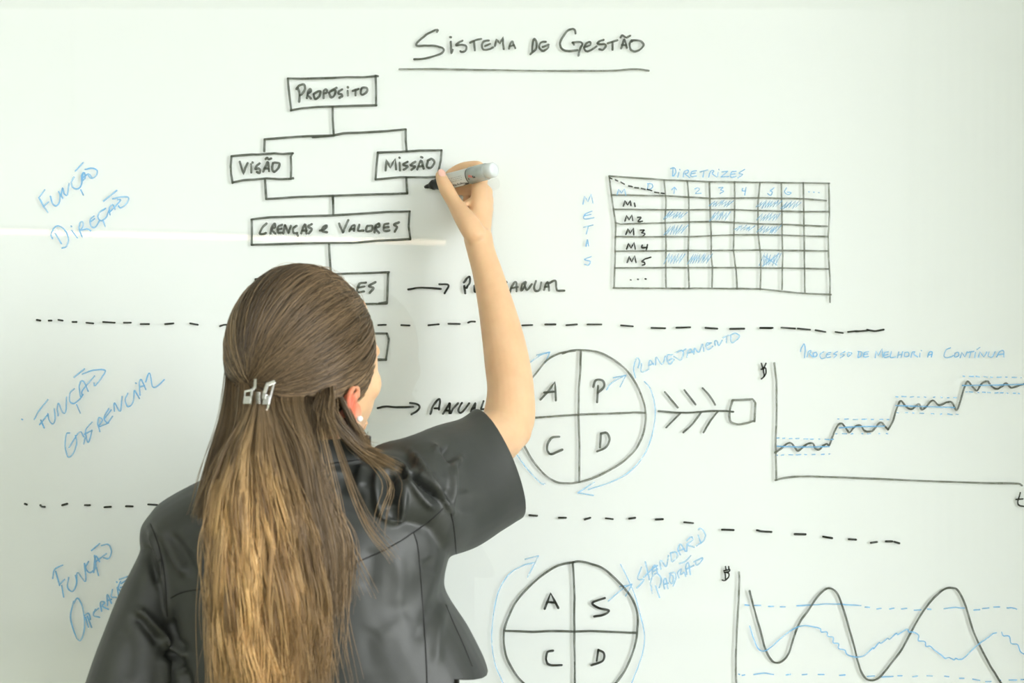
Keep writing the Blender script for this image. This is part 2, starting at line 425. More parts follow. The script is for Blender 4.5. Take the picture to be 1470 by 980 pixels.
chart = draw('flow_chart', board, 'ink', 3.2,
  (A_, "!710,530 710,700 725,910"),
  (Z1, "!290,653 450,640 650,632; 540,643 650,635; 650,632 700,622 860,615 1025,602; 290,655 288,715; 1025,602 1025,660 1030,715; 292,862 298,962; 298,964 500,952 650,947 1033,935; 1028,850 1033,935; 645,947 647,985"),
  (Z3, "!574,42 575,138; 553,290 560,415 565,452"), label='black organisation chart of boxes joined by lines')
def box(txts, letters, label, wl=3.3, m='ink', wb=3.2):
    b = draw('chart_box', chart, m, wb, *txts, label=label)
    if letters: draw('box_lettering', b, 'ink', wl, *letters)
box([(A_, "!120,160 300,165 500,160 720,155 900,145 1100,145 1280,130; 120,160 130,280 145,420 165,580; 160,580 300,555 500,535 720,530 1000,520 1285,515; 1275,130 1280,300 1280,515; 1270,125 1305,132")],
    [(A_, "235,300 270,255 330,240 345,290 320,350 280,385; 255,290 275,370 270,465; 370,415 390,340 410,300 425,330 380,375 425,425; 460,370 480,430 530,400 550,330 500,340 460,370; 590,420 595,330 625,305 635,340 600,360; 660,350 690,410 735,380 745,320 700,320 665,350; 700,320 760,285; 835,305 790,335 790,360 825,370 835,395 800,415; 908,325 910,385; 908,275 912,280; 975,325 1050,300; 1010,310 1010,385; 1085,300 1080,360 1110,375 1160,335 1160,290 1110,280 1085,300")],
    'top box reading Propósito')
box([(E_, "!165,255 350,240 560,220 680,225 850,210 1000,200 1150,215 1340,200; 165,255 150,450 155,600 185,765; 180,760 400,715 600,705 840,680 1100,695 1310,690; 1330,205 1300,260 1310,480 1305,690; 1345,675 1350,685")],
    [(E_, "!325,365 360,480 395,600 430,480 475,385"), (E_, "540,410 545,570; 568,375 572,380; 705,395 650,440 625,500 690,490 715,530 700,580 655,560; 770,550 820,450 860,365 875,450 885,545; 800,490 880,495; 820,310 850,285 880,315 925,300; 960,400 945,470 965,545 1010,545 1070,470 1085,400 1030,380 960,385")],
    'left box reading Visão')
box([(Z1, "!880,722 1000,718 1100,712 1210,710; 880,722 872,800 868,862; 868,862 1000,850 1130,852 1190,848; 1212,710 1208,760 1195,825")],
    [(Z1, "!920,815 925,760 945,800 970,755 975,810"), (Z1, "993,775 995,815; 992,748 994,750; 1035,770 1012,785 1035,795 1015,812; 1075,770 1050,788 1075,795 1055,812; 1085,810 1105,765 1118,805; 1090,795 1115,793; 1105,745 1112,748; 1140,770 1135,795 1155,802 1175,775 1160,755 1140,765")],
    'right box reading Missão, next to the marker')
box([(D_, "!35,120 200,100 400,95 730,85 1000,68 1200,55 1400,50; 38,120 40,230 38,338; 38,338 400,328 700,322 900,322 1100,305 1400,290; 1398,50 1390,180 1405,292")],
    [(D_, "165,155 130,190 108,240 140,245 160,235; 200,240 210,190 235,155 240,185 210,205 240,240; 300,165 265,185 265,230 300,235; 265,205 295,198; 310,240 325,170; 325,170 355,235; 355,235 375,175; 425,175 395,200 400,235 430,235; 425,240 435,260; 465,240 480,190 500,165 510,240; 475,215 510,215; 555,160 525,180 555,205 530,240; 625,215 670,200 685,170 655,185 645,220 685,230; 790,155 805,190 825,230; 825,230 845,180 870,125; 880,220 900,180 925,170 920,215; 885,205 920,200; 965,165 955,215 1000,215; 1030,180 1025,220 1070,215 1075,175 1035,175; 1095,230 1105,175 1135,155 1135,180 1105,195 1135,235; 1215,155 1180,165 1180,215 1225,215; 1180,190 1215,185; 1305,145 1265,165 1290,185 1270,225")],
    'wide box reading Crenças e Valores')
box([(Z3, "!170,475 400,455 640,445 865,438; 170,475 185,515 190,615; 862,438 855,600; 190,615 745,603 850,602; 815,600 850,595")],
    [(Z3, "745,492 712,498 700,540 735,538; 705,518 738,512; 795,490 760,510 785,520 765,545")], 'box half hidden by the head, its word ending in ES')
box([(Z3, "!740,757 855,757; 855,757 865,785 850,895; 740,893 850,893")], None, 'small box corner beside the face')
box([(PX, "!480,608 511,607 524,604; 524,604 521,575")], None, 'box corner below the ear')
draw('arrow', chart, 'ink_dark', 3.0, (Z3, "965,527 1040,518 1135,525; 1128,500 1175,505 1155,548"), label='upper short arrow')
draw('arrow', chart, 'ink_dark', 3.0, (AN, "95,352 180,335 300,342 490,340; 455,295 530,310 560,340 530,385 470,420"), label='lower short arrow')
draw('chart_lettering', chart, 'ink_dark', 3.2, (PA, "205,390 215,470; 200,350 240,300 265,290 265,350 230,410; 320,390 320,450 345,450; 370,450 400,350 430,450; 380,410 425,410; 460,445 470,350 510,445 530,350; 600,350 560,400 600,445 640,400 600,350"), label='dark letters PL behind the forearm')
draw('chart_lettering', chart, 'ink', 3.0, (PA, "672,345 676,350; 710,470 735,390 780,345 785,450; 725,415 800,400; 835,440 850,370 890,345 870,400 850,435; 870,360 900,435 955,370; 1000,335 980,410 1000,445 1040,430 1060,350; 1090,435 1110,370 1135,350 1145,440; 1100,400 1140,395; 1145,360 1215,330 1225,400 1240,440 1315,440"), label='word Anual right of the forearm')
draw('chart_lettering', chart, 'ink_dark', 3.0, (AN, "680,415 710,330 760,260 785,265 775,370; 725,355 770,355; 820,415 870,340 895,300 890,410; 850,380 885,380; 890,310 900,410 930,360 985,300; 1030,295 990,370 1010,405 1050,380 1110,300; 1130,390 1180,295 1165,390; 1140,360 1175,350; 1270,275 1245,350 1250,365 1300,360"), label='word Anual above the raised sleeve')

draw('dashed_line', board, 'ink_dark', 2.6,
  (PX, "53,459 58,460; 70,460 74,460; 84,459 90,460; 104,462 110,462; 124,463 134,464; 148,462 165,463; 178,463 188,463; 202,465 214,465; 237,465 249,464; 273,464 284,466; 316,468 322,466 330,466; 360,466 372,466; 400,467 412,466; 440,466 455,467; 480,467 494,466; 512,467 524,466; 543,466.5 554,466; 576,466.5 588,467; 615,466.7 630,465.3; 643.7,464.5 660,464.8; 672,463 676,461.5 682,461.7; 700,465 716,465; 728,466 738,466"),
  (Y1, "35,25 88,23; 155,20 208,20; 265,24 320,20; 375,20 448,20; 550,25 612,30; 708,38 780,40; 838,37 910,35; 990,38 1052,42; 1118,43 1192,42; 1275,38 1340,38"),
  (Y2, "75,37 130,38; 180,35 250,40; 262,40 325,46; 352,48 402,57; 452,57 490,62; 515,57 560,52; 555,55 615,50; 612,46 650,53 695,45"),
  label='upper row of black dashes across the board')
draw('dashed_line', board, 'ink_dark', 2.9,
  (Z8, "125,80 135,84; 203,87 212,94 225,95; 313,87 338,80; 427,87 452,87; 525,97 557,95; 633,92 667,93; 745,83 790,86"),
  (Y3, "285,-3 330,0; 458,12 500,12; 610,22 642,12; 733,15 775,20; 870,17 905,12; 1027,22 1068,20; 1193,38 1245,43"),
  (Y4, "53,65 108,67; 217,68 240,73 285,76; 395,86 445,87; 528,98 570,105; 648,110 682,112; 752,127 780,123; 822,120 852,120; 862,122 885,129"),
  label='lower row of black dashes across the board')

table = draw('target_table', board, 'ink_faint', 2.5, (Z5, "!200,120 490,140 730,150 1110,155 1362,158; 215,220 490,224 740,238 1000,235 1230,240 1345,250; 222,295 500,298 860,298 1000,302 1230,308 1360,308; 232,365 260,373 400,370 610,362 740,360 860,365 990,372 1110,375 1350,385; 232,440 400,440 620,440 860,430 1000,430 1110,432 1355,440; 232,517 500,514 800,512 1000,510 1120,512 1350,515; 230,605 500,603 860,603 1110,605 1360,610; 222,710 500,712 740,712 1000,715 1180,735 1250,740 1370,745; 200,120 215,250 235,370 232,480 230,600 225,710; 490,140 500,250 495,350 500,480 498,580 500,705; 612,145 620,250 622,400 615,550 622,710; 728,150 732,280 738,420 738,540 745,600 742,705; 862,150 862,280 858,400 855,510 870,620 875,715; 995,155 985,260 985,350 985,420 998,530 1000,620 997,718; 1108,155 1110,280 1112,420 1115,540 1112,718; 1224,155 1226,300 1228,440 1230,600 1232,735; 1358,158 1362,320 1355,440 1358,560 1365,660 1365,785"),
  label='black ruled table with blue hatched cells')
draw('diagonal_dashes', table, 'ink_dark', 2.2, (Z5, "205,130 215,135; 233,140 245,146; 262,152 280,163; 303,172 322,176; 335,181 355,183; 370,185 390,190; 402,190 425,197; 440,205 462,208; 475,210 490,212"))
draw('row_lettering', table, 'ink_dark', 2.3, (Z5, "!275,278 283,250 298,272 312,250 315,275; 333,262 337,280; 283,358 292,328 305,352 320,325 325,355; 288,428 300,398 310,422 328,395 330,430; 292,505 302,475 315,500 332,470 338,505; 295,575 305,545 318,572 335,540 342,575"),
  (Z5, "350,338 368,338 352,360 375,358; 365,405 385,405 372,418 388,425 375,440; 375,485 372,497 400,497; 402,482 395,512; 385,560 372,572 385,575 388,585 375,590; 390,557 420,548; 312,667 316,668; 350,664 354,665; 390,662 394,663"), label='black row names M1 to M5')
draw('column_lettering', table, 'blue', 1.6, (Z5, "!530,192 545,178 555,192; 545,180 542,212; 242,218 250,190 265,210 280,188 288,220"),
  (Z5, "652,188 668,182 675,192 655,212 685,210; 778,182 800,180 788,193 803,200 785,212; 905,185 902,198 920,198; 922,180 915,220; 1070,182 1050,198 1060,205 1052,222 1036,212; 1135,182 1126,205 1145,218 1160,208 1140,205; 1252,203 1256,204; 1278,205 1282,206; 1304,207 1308,208; 402,160 425,162 428,180 405,192 405,160"), label='blue column numbers')
draw('hatching', table, 'blue_faint', 1.4, hatch(Z5, [(740,245,845,283),(985,245,1100,292),(1115,250,1205,295),(500,305,600,348),(740,305,835,358),(990,315,1100,358),(500,375,605,432),(870,378,960,412),(990,378,1100,425),(503,525,595,585),(622,525,735,588),(1005,525,1100,598)]), (Z5, "1010,595 1095,530; 1015,540 1085,590"), label='blue scribbled cell fills')
draw('table_heading', table, 'blue', 1.7, (Z5, "535,120 537,75; 525,80 545,78 552,100 540,120; 568,100 562,125; 572,85 574,87; 590,125 598,95 618,90 612,105 600,108 625,128; 660,92 635,98 632,122 660,120; 635,108 655,104; 680,98 720,88; 700,95 695,125; 725,125 735,95 752,92 745,108 768,125; 775,100 772,122; 778,85 780,87; 795,98 825,95; 825,95 790,125; 790,125 832,122; 870,95 845,100 842,125 870,122; 845,110 865,108; 915,85 885,105 905,112 878,130"), label='blue heading Diretrizes above the table')
draw('table_heading', table, 'blue', 1.7, (Z5, "!62,268 70,225 88,255 105,215 115,262"), (Z5, "110,305 75,320 68,345 120,340; 70,330 105,322; 65,390 115,378; 90,385 80,425; 78,490 85,455 92,488; 80,475 90,473; 105,545 70,560 100,570 90,590 70,585"), label='blue word Metas written downwards')

draw('margin_note', board, 'blue', 2.3, (Z6, "305,455 350,395; 305,455 340,520 375,570; 340,525 378,490; 395,445 410,500 440,520 465,490 470,440 460,410; 475,430 490,460; 478,435 490,380 500,420 525,435 540,345; 580,295 560,330 565,370 600,388 635,360 650,260; 632,395 652,435; 640,340 640,280 660,260 665,300 650,320; 640,310 690,270 720,300; 590,248 650,182; 665,235 720,225 760,245 750,285 715,305 690,280; 410,775 400,740 430,685 470,680 515,720 535,780 520,835 485,850; 432,735 480,815; 560,710 605,770; 556,678 560,682; 640,760 620,700 625,655 645,645 650,680 630,710 680,700 710,715; 735,600 705,630 715,680 745,685 775,640; 705,645 740,620; 825,540 780,570 765,610 790,635 830,610 850,560; 805,630 822,680; 860,590 855,540 880,510 900,545; 855,570 940,480 920,470; 810,482 912,400; 880,465 950,450 1005,455 990,500 945,535 925,520"), label='blue slanted words Função Direção')
draw('margin_note', board, 'blue', 2.2, (Z7, "268,555 310,480 375,400; 310,595 375,515; 320,560 345,620; 375,510 385,560 410,590 430,560 425,470; 455,525 450,460 460,430 490,500 515,490 520,380; 580,315 548,350 545,410 575,430 620,400 650,360; 600,440 628,505; 630,375 620,310 630,260 655,260 690,335; 640,370 650,320 740,215; 580,225 660,160; 645,200 730,170 820,170 800,220 745,290 735,270; 545,660 520,670 510,760 530,845 570,825 600,740 590,680; 540,775 620,655 655,690; 720,575 670,640 690,735 720,640; 660,670 720,640; 655,745 665,700; 780,650 765,580 775,540 800,560 775,610 850,580; 850,470 815,540 840,580 880,530; 815,550 870,480; 895,490 895,425 940,490 955,375; 1000,350 980,400 1000,455 1040,420 1050,330; 1055,330 1090,390; 1060,270 1066,273; 1095,365 1090,270 1105,245 1140,320; 1095,300 1130,290; 1140,260 1170,190 1190,290 1220,300 1285,245; 170,553 176,556"), label='blue slanted words Função Gerencial')
draw('margin_note', board, 'blue', 2.4, (Z8, "265,455 275,410 315,388; 280,420 300,490; 300,485 325,460; 310,490 320,548; 345,450 340,500 365,520 385,480 380,440; 385,475 390,425 430,470 425,380; 445,370 430,400 450,425 480,400 475,340; 485,400 495,440; 470,425 480,345 500,370; 475,375 535,330; 460,315 500,280; 510,290 545,285 560,320 545,355 520,350; 370,570 355,650 380,740 405,765 425,700 415,600 390,555 370,580; 430,650 445,700; 425,640 445,630 455,660; 440,645 460,700; 480,610 470,640 500,650; 470,625 495,605; 510,620 505,575 525,575 515,595 545,610; 540,590 540,535 560,580; 540,565 560,560; 565,510 560,545 585,550; 590,500 595,540; 586,472 588,474; 605,470 595,505 620,530; 600,460 640,445; 610,480 640,460; 605,500 630,495"), label='blue slanted words Função Operacional beside the sleeve')

pd = draw('cycle_diagram', board, 'ink_faint', 2.9, (Y1, "245,172 300,155 380,155 460,175 540,225 600,285 650,375 677,475 668,580 625,670 560,735 480,785 400,822 330,842 260,848 200,835 140,790 80,715 35,630 0,560 -15,450 10,380 90,295 160,210 230,170 310,157"),
  (Y1, "0,512 100,506 330,490 480,485 560,482 620,478 675,480"), (Y1, "!340,157 338,250 330,350 328,490 333,650 332,840; 341,170 338,230"), label='upper black circle in four quarters, beside the elbow')
draw('quarter_lettering', pd, 'ink', 3.2, (Y1, "!130,412 170,370 205,320 210,415; 150,375 200,370"), (Y1, "430,340 425,425; 405,345 420,310 455,315 460,345 430,375; 228,605 190,610 165,650 170,685 190,695 243,672; 445,590 440,660; 445,588 475,585 490,620 470,660 425,682"), label='black letters A P C D')
draw('cycle_arrow', pd, 'blue_faint', 2.0, (Y1, "5,695 60,770 130,845 155,850; 672,318 705,360 728,460 715,580 670,700 590,790 500,840 380,880; 410,842 325,897; 325,897 405,910; 75,218 130,180 175,165; 110,180 178,165; 178,165 155,220; 475,360 500,325 570,285; 510,298 575,285; 575,285 545,345"), label='pale blue arrows round the circle')
draw('cycle_note', pd, 'blue_faint', 2.2, (PL, "105,665 85,560 100,460 130,420 155,460 140,540; 180,490 180,595 270,560; 265,555 285,450 330,500; 275,510 330,490; 355,505 365,410 435,500 475,400; 565,380 500,390 505,470 540,495 580,440; 520,450 560,425; 600,355 690,330 690,410 660,445 580,400; 690,335 730,310; 745,410 755,340 790,310 810,350; 755,360 820,340; 830,370 840,300 880,345 905,330 935,250 955,335; 1045,235 990,240 985,290 1010,315 1065,275; 990,265 1030,245; 1095,265 1090,215 1115,210 1140,265 1180,200; 1190,170 1260,140; 1235,150 1235,230; 1280,140 1340,115 1395,145 1360,195 1300,230 1290,150"), label='pale blue word Planejamento')
fb = draw('fishbone_diagram', board, 'ink', 2.8, (Y1, "745,472 880,480 1050,470 1135,475; 778,372 845,453; 880,362 938,437; 975,352 1010,390 1040,438; 858,483 785,557; 965,480 925,535 875,582; 1052,475 1010,530 980,583"), label='black fishbone with a square head')
draw('square_head', fb, 'ink_faint', 3.2, (Y1, "!1130,415 1235,410 1250,430 1245,525"), (Y1, "1130,415 1115,480 1120,525 1160,540 1200,535 1245,522"))

sd = draw('cycle_diagram', board, 'ink', 3.1, (Y3, "540,272 580,267 640,280 720,310 800,380 870,460 910,540 920,620 910,730 880,830 830,930 760,1010 660,1060 540,1080 430,1070 330,1030 240,970 170,870 140,780 137,680 160,600 210,500 290,410 380,335 460,290 545,272"),
  (Y3, "!540,275 545,350 550,480 548,620 550,760 553,1080; 140,673 300,680 400,675 550,678 640,675 750,680 908,686"), label='lower black circle in four quarters, cut by the bottom edge')
draw('quarter_lettering', sd, 'ink_dark', 3.2, (Y3, "!375,545 410,455 455,540; 395,505 440,510"), (Y3, "728,482 655,510 690,540 752,555 720,580 665,590; 425,790 390,800 385,850 410,875 475,875; 690,785 680,850; 690,785 722,805 715,850 650,875"), label='black letters A S C D')
draw('cycle_arrow', sd, 'blue_faint', 1.9, (Y3, "130,980 80,850 65,700 80,550 110,430 170,340 240,295 310,275; 260,255 338,235; 338,235 275,360; 820,285 890,430 930,560 960,700 950,800 920,890 885,980; 748,500 830,430 885,400; 815,415 885,405; 885,405 850,470"), label='pale blue arrows round the lower circle')
draw('cycle_note', sd, 'blue_faint', 2.3, (ST, "240,540 200,670 270,680 190,775; 265,655 360,560 420,520; 285,480 330,680; 365,640 365,550 400,520 420,600; 370,590 420,560; 460,560 450,480 470,470 520,530 545,410; 570,385 580,470; 570,380 625,370 645,420 590,480; 680,400 655,340 680,280 735,360; 655,360 720,330; 750,360 755,280; 750,240 800,200 820,230 760,285 835,315; 880,180 910,270; 885,115 915,105 960,170 940,240 860,300; 365,835 345,720 370,640 420,610 465,680 440,770; 400,750 445,880; 500,780 490,700 515,670 540,780; 500,730 540,720; 565,610 560,700 590,720 600,650 570,620; 560,610 610,600 630,650 600,750; 660,660 650,600 690,560 680,620 720,600 740,640; 750,620 740,530 770,490 790,620; 750,560 830,520; 670,500 740,470 795,410; 830,480 930,435 900,490 860,515 850,480"), label='pale blue words Standard Padrão')

sc = draw('step_chart', board, 'ink_faint', 2.8, (Y2, "!145,213 155,300 157,440 152,620 155,800"), (Y2, "150,802 190,792 260,784 350,783 600,792 900,805 1200,815 1360,818 1390,828"), label='black chart of a line climbing in four steps')
draw('step_curve', sc, 'ink', 2.7, (GR, "160,733 200,705 240,672 270,665 295,690 320,720 360,690 395,668 425,668 445,705 470,710 500,682 525,670 540,682 560,630 580,580 605,535 630,528 655,555 682,590 710,560 740,540 765,545 785,575 820,585 850,575 885,530 910,522 935,550 955,570"),
  (HR, "20,475 45,430 75,340 95,308 130,345 160,355 200,325 215,358 240,345 280,305 320,333 365,315 395,318 420,362 440,320 460,250 485,193 515,225 540,247 565,210 600,192 630,225 660,237 690,220 712,203 740,230 780,220 817,208"))
draw('axis_lettering', sc, 'ink_dark', 2.4, (Y2, "80,215 90,245; 103,215 90,245; 80,245 100,238 103,262 90,285 80,292; 90,245 95,280"), (HR, "795,845 780,900 790,920 815,925; 770,885 810,882"), label='black axis letters')
draw('mean_line', sc, 'blue', 2.0, (GR, "170,687 350,693 540,690; 612,557 750,550 930,545"), (HR, "65,335 200,340 410,345; 455,217 620,215 817,210"), label='blue mean lines')
draw('limit_dashes', sc, 'blue', 1.8, dashes(GR, [(170,630,570,640,9), (165,750,545,742,8), (600,497,960,498,7), (585,600,950,598,7)]), dashes(HR, [(65,282,420,288,9), (70,375,430,388,8), (460,163,800,172,9), (475,255,790,263,10)], 5), label='blue dashed limits')
draw('chart_heading', sc, 'blue', 1.8, (PR, "68,130 72,70 65,40 45,70 42,90; 85,125 95,90 112,85 105,105 125,125; 125,100 130,125 150,115 145,95 125,100; 195,90 170,110 180,135 205,130; 240,95 215,105 215,128 240,125; 215,112 235,108; 285,90 260,105 280,112 262,130; 335,90 305,108 330,112 305,130; 350,100 355,122 380,100 360,95; 425,90 420,128; 420,88 445,95 440,120 420,128; 490,90 462,98 460,125 490,122; 462,108 485,105; 620,90 595,100 595,128 625,122; 598,112 618,108; 640,90 635,128 670,125; 680,130 690,92; 685,112 710,108; 715,90 705,128; 730,95 728,122 755,118 752,95 730,95; 770,128 778,95 795,90 790,108 815,125; 830,100 828,125; 838,82 840,84; 880,125 890,95 910,92 905,125; 885,112 908,108; 1030,65 1000,80 990,125 1030,125 1050,115; 1060,100 1060,125 1085,115 1080,95 1060,100; 1145,95 1185,88; 1165,92 1155,130; 1195,95 1190,128; 1205,75 1225,62; 1285,92 1280,120 1305,125 1325,90; 1335,125 1355,90 1380,85 1382,125; 1345,110 1382,105"),
  (PR, "!535,130 540,85 555,115 580,70 585,125; 1095,130 1105,95 1125,125 1140,92; 1215,128 1225,92 1250,125 1270,92"), label='blue heading Processo de Melhoria Contínua')

wc = draw('wave_chart', board, 'ink_faint', 2.9, (Y4, "133,265 135,300 130,420 122,560 118,690 120,785 120,840"), label='black chart of two waves at the lower right')
draw('wave_curve', wc, 'ink', 2.9, (Y4, "183,352 205,440 235,545 255,620 280,670 310,690 345,675 370,635 390,570 415,505 460,440 505,375 550,340 590,360 620,430 650,530 675,620 695,700 720,755 755,772 795,755 840,700 890,635 930,565 970,490 1010,430 1050,382 1095,345 1130,338 1160,350 1195,420 1225,520 1260,605 1310,700 1355,772 1400,840"), label='tall black wave')
draw('wave_curve', wc, 'blue', 2.0, (Y4, "183,517 200,570 225,625 255,633 290,610 340,565 400,525 445,515 490,522 515,530 520,545 545,545 550,565 575,570 575,595 600,600 600,622 630,630 640,650 680,662 720,655 760,620 765,623 790,595 800,597 830,575 840,578 870,552 880,556 920,532 930,545 950,545 975,560 975,585 1005,590 1010,612 1030,612 1050,630 1085,655 1100,668 1120,665 1140,675 1150,668 1165,674 1190,665 1230,625 1270,592 1300,572 1320,555 1340,548; 1365,545 1372,562 1400,565 1410,598 1440,605 1455,640 1480,650"), label='low blue wobbly wave')
draw('limit_dashes', wc, 'blue', 2.0, (Y4, "162,418 180,420; 205,420 235,420; 272,425 295,425; 327,427 350,427; 405,422 480,418 560,413 640,417 705,421; 725,428 745,429; 780,437 800,434; 840,437 860,433; 895,437 920,434; 955,443 985,441; 1018,437 1033,439; 1095,436 1140,430 1190,433; 1235,442 1262,440; 1275,435 1305,432; 1328,428 1355,427; 1390,432 1415,432 1435,438; 132,742 136,744; 148,748 160,746; 203,744 250,738 295,744; 355,746 375,743; 430,745 452,743; 505,744 532,744; 605,748 630,746; 735,753 768,751; 800,756 855,753; 878,750 898,750; 948,755 970,751; 1015,750 1040,751; 1098,752 1117,754; 1168,762 1188,762; 1230,766 1262,772; 1290,778 1315,777; 1355,772 1360,771; 1400,770 1435,770; 1455,768 1480,768"), label='blue dashed limits of the waves')
draw('axis_lettering', wc, 'ink_dark', 2.2, (Y4, "70,238 72,250; 85,238 86,250; 62,258 88,252 85,262 65,265; 70,265 85,270 85,285 70,302 55,302; 68,265 70,298"), label='black axis sign')
# ---------------------------------------------------------------- the person
M['skin'] = add_noise(mat('skin', (0.74, 0.50, 0.30), 0.45, spec=0.4), 30, (0.72, 0.46, 0.265), (0.79, 0.525, 0.315), bump=0.08, bscale=500)
sb = M['skin'].node_tree.nodes['Principled BSDF']
sb.inputs['Subsurface Weight'].default_value = 0.25; sb.inputs['Subsurface Radius'].default_value = (1.0, 0.35, 0.2); sb.inputs['Subsurface Scale'].default_value = 0.008
M['leather'] = add_noise(mat('black_leather', (0.03, 0.032, 0.03), 0.40, spec=0.65), 18, (0.022, 0.025, 0.022), (0.035, 0.038, 0.034), rough=(0.48, 0.58), bump=0.12, bscale=700)
M['seam'] = mat('black_seam', (0.008, 0.008, 0.008), 0.6)
M['trouser'] = add_noise(mat('dark_trouser_cloth', (0.02, 0.02, 0.022), 0.85), 60, (0.018, 0.018, 0.02), (0.026, 0.026, 0.028), bump=0.2, bscale=800)
M['shoe'] = mat('black_shoe_leather', (0.015, 0.015, 0.015), 0.35)
M['steel'] = mat('polished_steel', (0.62, 0.62, 0.60), 0.12, metal=1.0)
M['pearl'] = mat('pearl_earring', (0.9, 0.88, 0.84), 0.15)
M['eye_white'] = mat('eye_white', (0.85, 0.83, 0.8), 0.2)
M['iris'] = mat('brown_iris', (0.06, 0.03, 0.015), 0.1)
M['nail'] = mat('finger_nail', (0.82, 0.50, 0.42), 0.2)

X3, Y3v, Z3v = Vector((1, 0, 0)), Vector((0, 1, 0)), Vector((0, 0, 1))
person = empty('person', (-0.27, -0.37, 0.0))
tag(person, 'woman seen from behind in black leather jacket, arm raised to write on the board', 'person')

# head frame: turned to her right and tilted slightly up
YAW, PIT = math.radians(33), math.radians(2)
hf0 = Vector((math.sin(YAW), math.cos(YAW), 0))
hf = (hf0*math.cos(PIT) + Z3v*math.sin(PIT)).normalized()
hu = (-hf0*math.sin(PIT) + Z3v*math.cos(PIT)).normalized()
hr = Vector((math.cos(YAW), -math.sin(YAW), 0))
HC = P(434, 506, 1.72)
def H(r, f, u): return HC + hr*r + hf*f + hu*u
skin = []
# cranium, face mask, jaw
skin.append(ell(H(0, -0.004, 0.004), hr*0.076, hf*0.091, hu*0.094, 32, 22))
skin.append(loft([(H(0, 0.055, 0.055), hr*0.052, hf*0.028), (H(0, 0.048, 0.02), hr*0.066, hf*0.044), (H(0, 0.045, -0.03), hr*0.070, hf*0.048), (H(0, 0.046, -0.07), hr*0.060, hf*0.046),
                  (H(0, 0.050, -0.095), hr*0.042, hf*0.039), (H(0, 0.058, -0.118), hr*0.025, hf*0.025)], 28, 5))
for s in (-1, 1):
    skin.append(ell(H(s*0.046, 0.056, -0.040), hr*0.024, hf*0.024, hu*0.026))                       # cheek
    skin.append(limb([(H(s*0.056, 0.0, -0.066), 0.016), (H(s*0.044, 0.03, -0.092), 0.015), (H(s*0.026, 0.060, -0.115), 0.014), (H(0, 0.070, -0.118), 0.013)]))   # jaw line
    skin.append(limb([(H(s*0.010, 0.096, 0.002), 0.008), (H(s*0.030, 0.092, 0.005), 0.008), (H(s*0.048, 0.078, -0.002), 0.008)]))   # brow ridge
    skin.append(limb([(H(s*0.018, 0.089, -0.028), 0.0055), (H(s*0.032, 0.088, -0.031), 0.006), (H(s*0.044, 0.08, -0.027), 0.005)]))  # lower lid
    skin.append(limb([(H(s*0.018, 0.090, -0.014), 0.005), (H(s*0.032, 0.090, -0.010), 0.0055), (H(s*0.045, 0.08, -0.014), 0.005)]))  # upper lid
    skin.append(ell(H(s*0.011, 0.099, -0.063), hr*0.0065, hf*0.007, hu*0.0065))                     # nostril wing
skin.append(limb([(H(0, 0.091, -0.005), 0.0075), (H(0, 0.098, -0.03), 0.0072), (H(0, 0.106, -0.052), 0.0078), (H(0, 0.107, -0.060), 0.0085), (H(0, 0.099, -0.066), 0.007)]))   # nose
skin.append(limb([(H(-0.022, 0.092, -0.0925), 0.003), (H(-0.009, 0.101, -0.0895), 0.005), (H(0, 0.102, -0.091), 0.005), (H(0.009, 0.101, -0.0895), 0.005), (H(0.022, 0.092, -0.0925), 0.003)]))
skin.append(limb([(H(-0.019, 0.092, -0.098), 0.003), (H(0, 0.100, -0.1015), 0.0065), (H(0.019, 0.092, -0.098), 0.003)]))
skin.append(ell(H(0, 0.084, -0.116), hr*0.016, hf*0.013, hu*0.014))                                # chin
# ears: rim, inner fold, lobe, back plate
for s in (-1, 1):
    E = lambda f, u, o=0.0: H(s*(0.0735 + o*0.6), f*0.9 + 0.004, u*0.78 - 0.043)
    skin.append(limb([(E(-0.004, -0.062, 0.006), 0.0055), (E(-0.013, -0.048, 0.011), 0.004), (E(-0.021, -0.030, 0.016), 0.0035), (E(-0.022, -0.012, 0.017), 0.0035), (E(-0.012, 0.001, 0.014), 0.0035), (E(0.002, 0.002, 0.009), 0.0035), (E(0.008, -0.012, 0.004), 0.003)], 12, 5))
    skin.append(limb([(E(-0.003, -0.055, 0.006), 0.004), (E(-0.011, -0.038, 0.009), 0.003), (E(-0.011, -0.022, 0.011), 0.003), (E(-0.003, -0.012, 0.009), 0.003)], 10, 4))
    skin.append(limb([(E(0.006, -0.026, 0.002), 0.005), (E(0.005, -0.036, 0.004), 0.006), (E(0.002, -0.048, 0.004), 0.005)], 10, 4))   # tragus and front edge
    skin.append(ell(E(-0.001, -0.061, 0.006), hr*0.005, hf*0.008, hu*0.009))                        # lobe
    skin.append(loft([(E(-0.006, -0.052, 0.001), hf*0.008, hr*0.003), (E(-0.009, -0.03, 0.004), hf*0.013, hr*0.0035), (E(-0.007, -0.008, 0.004), hf*0.013, hr*0.0035)], 14, 4))
